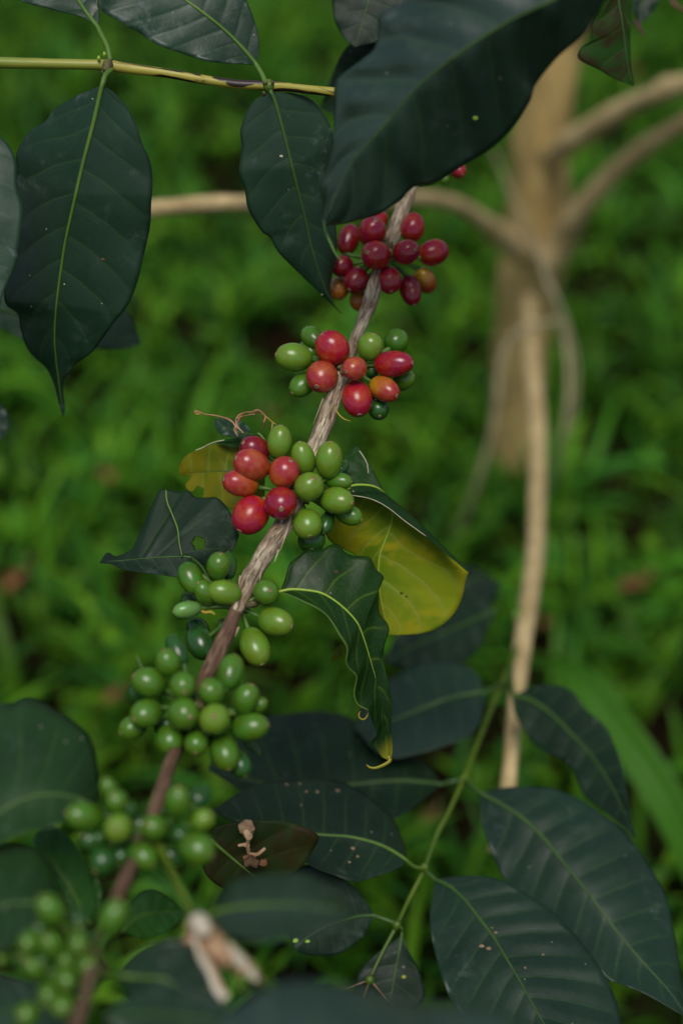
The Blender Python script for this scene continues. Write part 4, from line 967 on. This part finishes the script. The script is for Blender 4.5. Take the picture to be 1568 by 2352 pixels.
gr = mk('ground', gv, gf, m)
tag(gr, kind='structure')

m, nt = mat('grass_blades')
at = N(nt, 'ShaderNodeAttribute', attribute_name='tint')
tc = N(nt, 'ShaderNodeTexCoord')
c = mixc(nt, mth(nt, 'MULTIPLY', noise_tex(nt, tc.outputs['Object'], 120, 3), .3), at.outputs[0], (.03, .09, .004))
pb = N(nt, 'ShaderNodeBsdfPrincipled', _Roughness=.45)
pb.inputs['Specular IOR Level'].default_value = .12
L(nt, c, pb.inputs['Base Color'])
tr = N(nt, 'ShaderNodeBsdfTranslucent'); L(nt, mixc(nt, .3, c, (.12, .3, .01)), tr.inputs[0])
mx = N(nt, 'ShaderNodeMixShader'); mx.inputs[0].default_value = .35
L(nt, pb.outputs[0], mx.inputs[1]); L(nt, tr.outputs[0], mx.inputs[2])
out(nt, mx.outputs[0])
M['grass'] = m


def blades(n, area, len_r, wid_r, seg, tuft, lean, tints, seed):
    """n blades as one numpy mesh: arching tapered strips with a slight keel."""
    g = np.random.default_rng(seed)
    x0, x1, y0, y1 = area
    nt_ = n // tuft
    tx = g.uniform(x0, x1, nt_); ty = g.uniform(y0, y1, nt_)
    # patchy: thin out where a low-frequency pattern is low
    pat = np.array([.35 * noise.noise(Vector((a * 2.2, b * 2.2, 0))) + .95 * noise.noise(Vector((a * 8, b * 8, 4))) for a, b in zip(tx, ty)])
    pat = pat - .14 * np.clip((1.12 - ty) / .35, 0, 1)          # thinned toward the viewer: bare dark soil stands in for the plant's shadow
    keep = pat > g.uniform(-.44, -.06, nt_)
    # only what the lens can reach, with a wide margin
    keep &= np.abs(tx) < .55 + ty * .62
    tx, ty, pat = tx[keep], ty[keep], pat[keep]
    bx = np.repeat(tx, tuft) + g.normal(0, .012, len(tx) * tuft)
    by = np.repeat(ty, tuft) + g.normal(0, .012, len(tx) * tuft)
    pt = np.repeat(pat, tuft)
    n = len(bx)
    ln = g.uniform(*len_r, n) * np.repeat(g.uniform(.7, 1.25, len(tx)), tuft)
    wd = g.uniform(*wid_r, n) * (.6 + .4 * ln / len_r[1])
    az = g.uniform(0, 2 * np.pi, n)
    th0 = g.uniform(.0, .5, n)
    bend = g.uniform(*lean, n)
    t = np.linspace(0, 1, seg + 1)
    pos = np.zeros((n, seg + 1, 3)); pos[:, 0] = np.stack([bx, by, np.full(n, -.012)], 1)
    dirx, diry = np.cos(az), np.sin(az)
    for i in range(1, seg + 1):
        a = th0 + bend * t[i] ** 1.3
        st = ln / seg
        pos[:, i, 0] = pos[:, i - 1, 0] + dirx * np.sin(a) * st
        pos[:, i, 1] = pos[:, i - 1, 1] + diry * np.sin(a) * st
        pos[:, i, 2] = np.maximum(pos[:, i - 1, 2] + np.cos(a) * st, .002)
    prof = np.sin(np.pi * np.clip(.18 + .82 * t, 0, 1)) ** .7
    prof[-1] = .02
    tw = g.normal(0, .6, n)
    sx, sy = -diry, dirx
    V = np.zeros((n, seg + 1, 3, 3))
    for k, s in enumerate((-1, 0, 1)):
        w = s * wd[:, None] * .5 * prof[None]
        tws = tw[:, None] * t[None]
        V[:, :, k, 0] = pos[:, :, 0] + sx[:, None] * w * np.cos(tws)
        V[:, :, k, 1] = pos[:, :, 1] + sy[:, None] * w * np.cos(tws)
        V[:, :, k, 2] = pos[:, :, 2] + w * np.sin(tws) + (.12 * np.abs(w) if s else 0)
    base = np.arange(n)[:, None, None] * (seg + 1) * 3
    i = np.arange(seg)[None, :, None] * 3
    k = np.arange(2)[None, None, :]
    a = base + i + k
    Fq = np.stack([a, a + 1, a + 4, a + 3], -1).reshape(-1, 4)
    T = np.array(tints)
    pick = np.clip((g.uniform(0, 1, n) * .7 + .3 * (pt + .5)) * len(T), 0, len(T) - 1).astype(int)
    c = T[pick] * g.uniform(.75, 1.25, (n, 1)) * np.repeat(g.uniform(.45, 1.5, len(tx)), tuft)[:, None]
    C = np.repeat(c, (seg + 1) * 3, axis=0)
    return V.reshape(-1, 3), Fq, C


def np_mesh(name, parts, material, kind='stuff'):
    Vs, Fs, Cs, b = [], [], [], 0
    for V, Fq, C in parts:
        Vs.append(V); Fs.append(Fq + b); Cs.append(C); b += len(V)
    V = np.concatenate(Vs); Fq = np.concatenate(Fs); C = np.concatenate(Cs)
    me = bpy.data.meshes.new(name)
    me.vertices.add(len(V)); me.vertices.foreach_set('co', V.astype(np.float32).ravel())
    me.loops.add(len(Fq) * 4); me.loops.foreach_set('vertex_index', Fq.astype(np.int32).ravel())
    me.polygons.add(len(Fq)); me.polygons.foreach_set('loop_start', (np.arange(len(Fq)) * 4).astype(np.int32))
    me.polygons.foreach_set('loop_total', np.full(len(Fq), 4, np.int32))
    me.polygons.foreach_set('use_smooth', np.ones(len(Fq), bool))
    me.update(calc_edges=True)
    ca = me.color_attributes.new('tint', 'FLOAT_COLOR', 'POINT')
    ca.data.foreach_set('color', np.concatenate([C, np.ones((len(C), 1))], 1).astype(np.float32).ravel())
    me.materials.append(material)
    o = bpy.data.objects.new(name, me)
    col.objects.link(o)
    tag(o, kind=kind)
    return o


TG = [(.040, .145, .009), (.052, .185, .011), (.08, .23, .012), (.11, .265, .013), (.042, .17, .020), (.14, .30, .014)]
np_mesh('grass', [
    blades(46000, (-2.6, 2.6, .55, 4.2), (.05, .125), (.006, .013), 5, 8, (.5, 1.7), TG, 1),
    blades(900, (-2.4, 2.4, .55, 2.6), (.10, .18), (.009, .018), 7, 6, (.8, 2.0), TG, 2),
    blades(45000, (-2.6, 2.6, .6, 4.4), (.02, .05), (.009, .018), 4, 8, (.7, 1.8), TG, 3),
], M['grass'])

# a tall arching blade in the right foreground grass
ab = thing('broad_grass_blade', 'broad bright green arching blade in the lower right background', 'grass blade', P(1700, 2250, 1.05))
V, Fc = [], []
pts = spline([(1190, 1530, 2, 1.12), (1260, 1520, 14, 1.10), (1330, 1560, 34, 1.07), (1400, 1650, 42, 1.05), (1480, 1760, 44, 1.03), (1560, 1900, 42, 1.02), (1640, 2080, 34, 1.03), (1700, 2260, 22, 1.06)], 50)
for i, (x, y, w, q) in enumerate(pts):
    tx, ty = pts[min(i + 1, 49)][:2] - pts[max(i - 1, 0)][:2]
    l_ = math.hypot(tx, ty)
    for s in (-1, -.5, 0, .5, 1):
        V.append(P(x - ty / l_ * w * s, y + tx / l_ * w * s, q - .008 * abs(s)))
for i in range(49):
    for k in range(4):
        a = i * 5 + k
        Fc.append((a, a + 1, a + 6, a + 5))
o = mk('blade', V, Fc, M['grass'], ab)
ca = o.data.color_attributes.new('tint', 'FLOAT_COLOR', 'POINT')
ca.data.foreach_set('color', np.tile(np.array([.06, .19, .015, 1], np.float32), len(V)))
o.modifiers.new('thickness', 'SOLIDIFY').thickness = .0005

# fallen leaves lying in the grass
FL = [(245, 1090, 46, 'small orange brown fallen leaf in the grass left of the withered scrap'), (1455, 1340, 60, 'red brown fallen leaf in the grass near the right edge'), (985, 1880, 40, 'reddish fallen leaf in the gap between the lower dark leaves'),
      (270, 1600, 70, 'brown fallen leaf left of the largest green cluster'), (1250, 1430, 30, 'small red fallen leaf beside the drooping tan branch'), (1450, 170, 40, 'orange fallen leaf below the tattered leaf'), (40, 1330, 60, 'dull brown fallen leaf near the left edge'), (620, 950, 30, 'dull brown fallen leaf above the withered scrap')]
for x, y, r, lb in FL:
    d = dG(y, .045)
    t = thing('fallen_leaf', lb, 'fallen leaf', P(x, y, d), 'dead leaves lying in the grass')
    a = random.uniform(0, 6.28)
    rr = r * K * d * .75
    V, Fc = [], []
    c = P(x, y, d)
    n_ = 14
    for i in range(n_ + 1):
        s = i / n_ * 2 - 1
        w = rr * .42 * (1 - abs(s) ** 1.8) ** .8 + .0004
        for k in (-1, -.5, 0, .5, 1):
            lx, ly = s * rr, k * w
            V.append(c + Vector((lx * math.cos(a) - ly * math.sin(a), lx * math.sin(a) + ly * math.cos(a), .35 * abs(ly) + .12 * rr * math.sin(s * 3 + x) + .02 * rr * noise.noise(Vector((lx, ly, x)) * 200))))
    for i in range(n_):
        for k in range(4):
            q = i * 5 + k
            Fc.append((q, q + 1, q + 6, q + 5))
    o = mk('blade', V, Fc, M['fallen'], t)
    o.modifiers.new('thickness', 'SOLIDIFY').thickness = .0004
    stalk = [c + Vector((math.cos(a), math.sin(a), 0)) * rr * (.95 + .3 * q / 4) + Vector((0, 0, .01 * q / 4)) for q in range(5)]
    v, f, _ = tube_geo(stalk, [.0012] * 5, 6)
    mk('stalk', v, f, M['dead'], t)

# ------------------------------------------------------------------ light
w = bpy.data.worlds.new('World')
scene.world = w
w.use_nodes = True
nt = w.node_tree
sky = nt.nodes.new('ShaderNodeTexSky')
sky.sky_type = 'NISHITA'
sky.sun_disc = False
EL, AZ = math.radians(68), math.radians(182)
sky.sun_elevation = EL
sky.sun_rotation = AZ
bg = nt.nodes['Background']
bg.inputs[1].default_value = .055
hsv = nt.nodes.new('ShaderNodeHueSaturation')      # thin cloud: a greyer sky
hsv.inputs['Saturation'].default_value = .75
nt.links.new(sky.outputs[0], hsv.inputs['Color'])
nt.links.new(hsv.outputs[0], bg.inputs[0])
sl = bpy.data.lights.new('sun', 'SUN')
sl.energy = 1.5
sl.angle = math.radians(28)
sl.color = (1, .96, .9)
so = bpy.data.objects.new('sun', sl)
col.objects.link(so)
sv = Vector((math.sin(AZ) * math.cos(EL), math.cos(AZ) * math.cos(EL), math.sin(EL)))   # toward the sun
so.rotation_euler = sv.to_track_quat('Z', 'Y').to_euler()
so.location = (0, 0, 5)

scene.view_settings.view_transform = 'Standard'
scene.view_settings.look = 'None'
scene.view_settings.exposure = .82
scene.view_settings.gamma = 1
scene.cycles.use_denoising = True
scene.cycles.max_bounces = 6
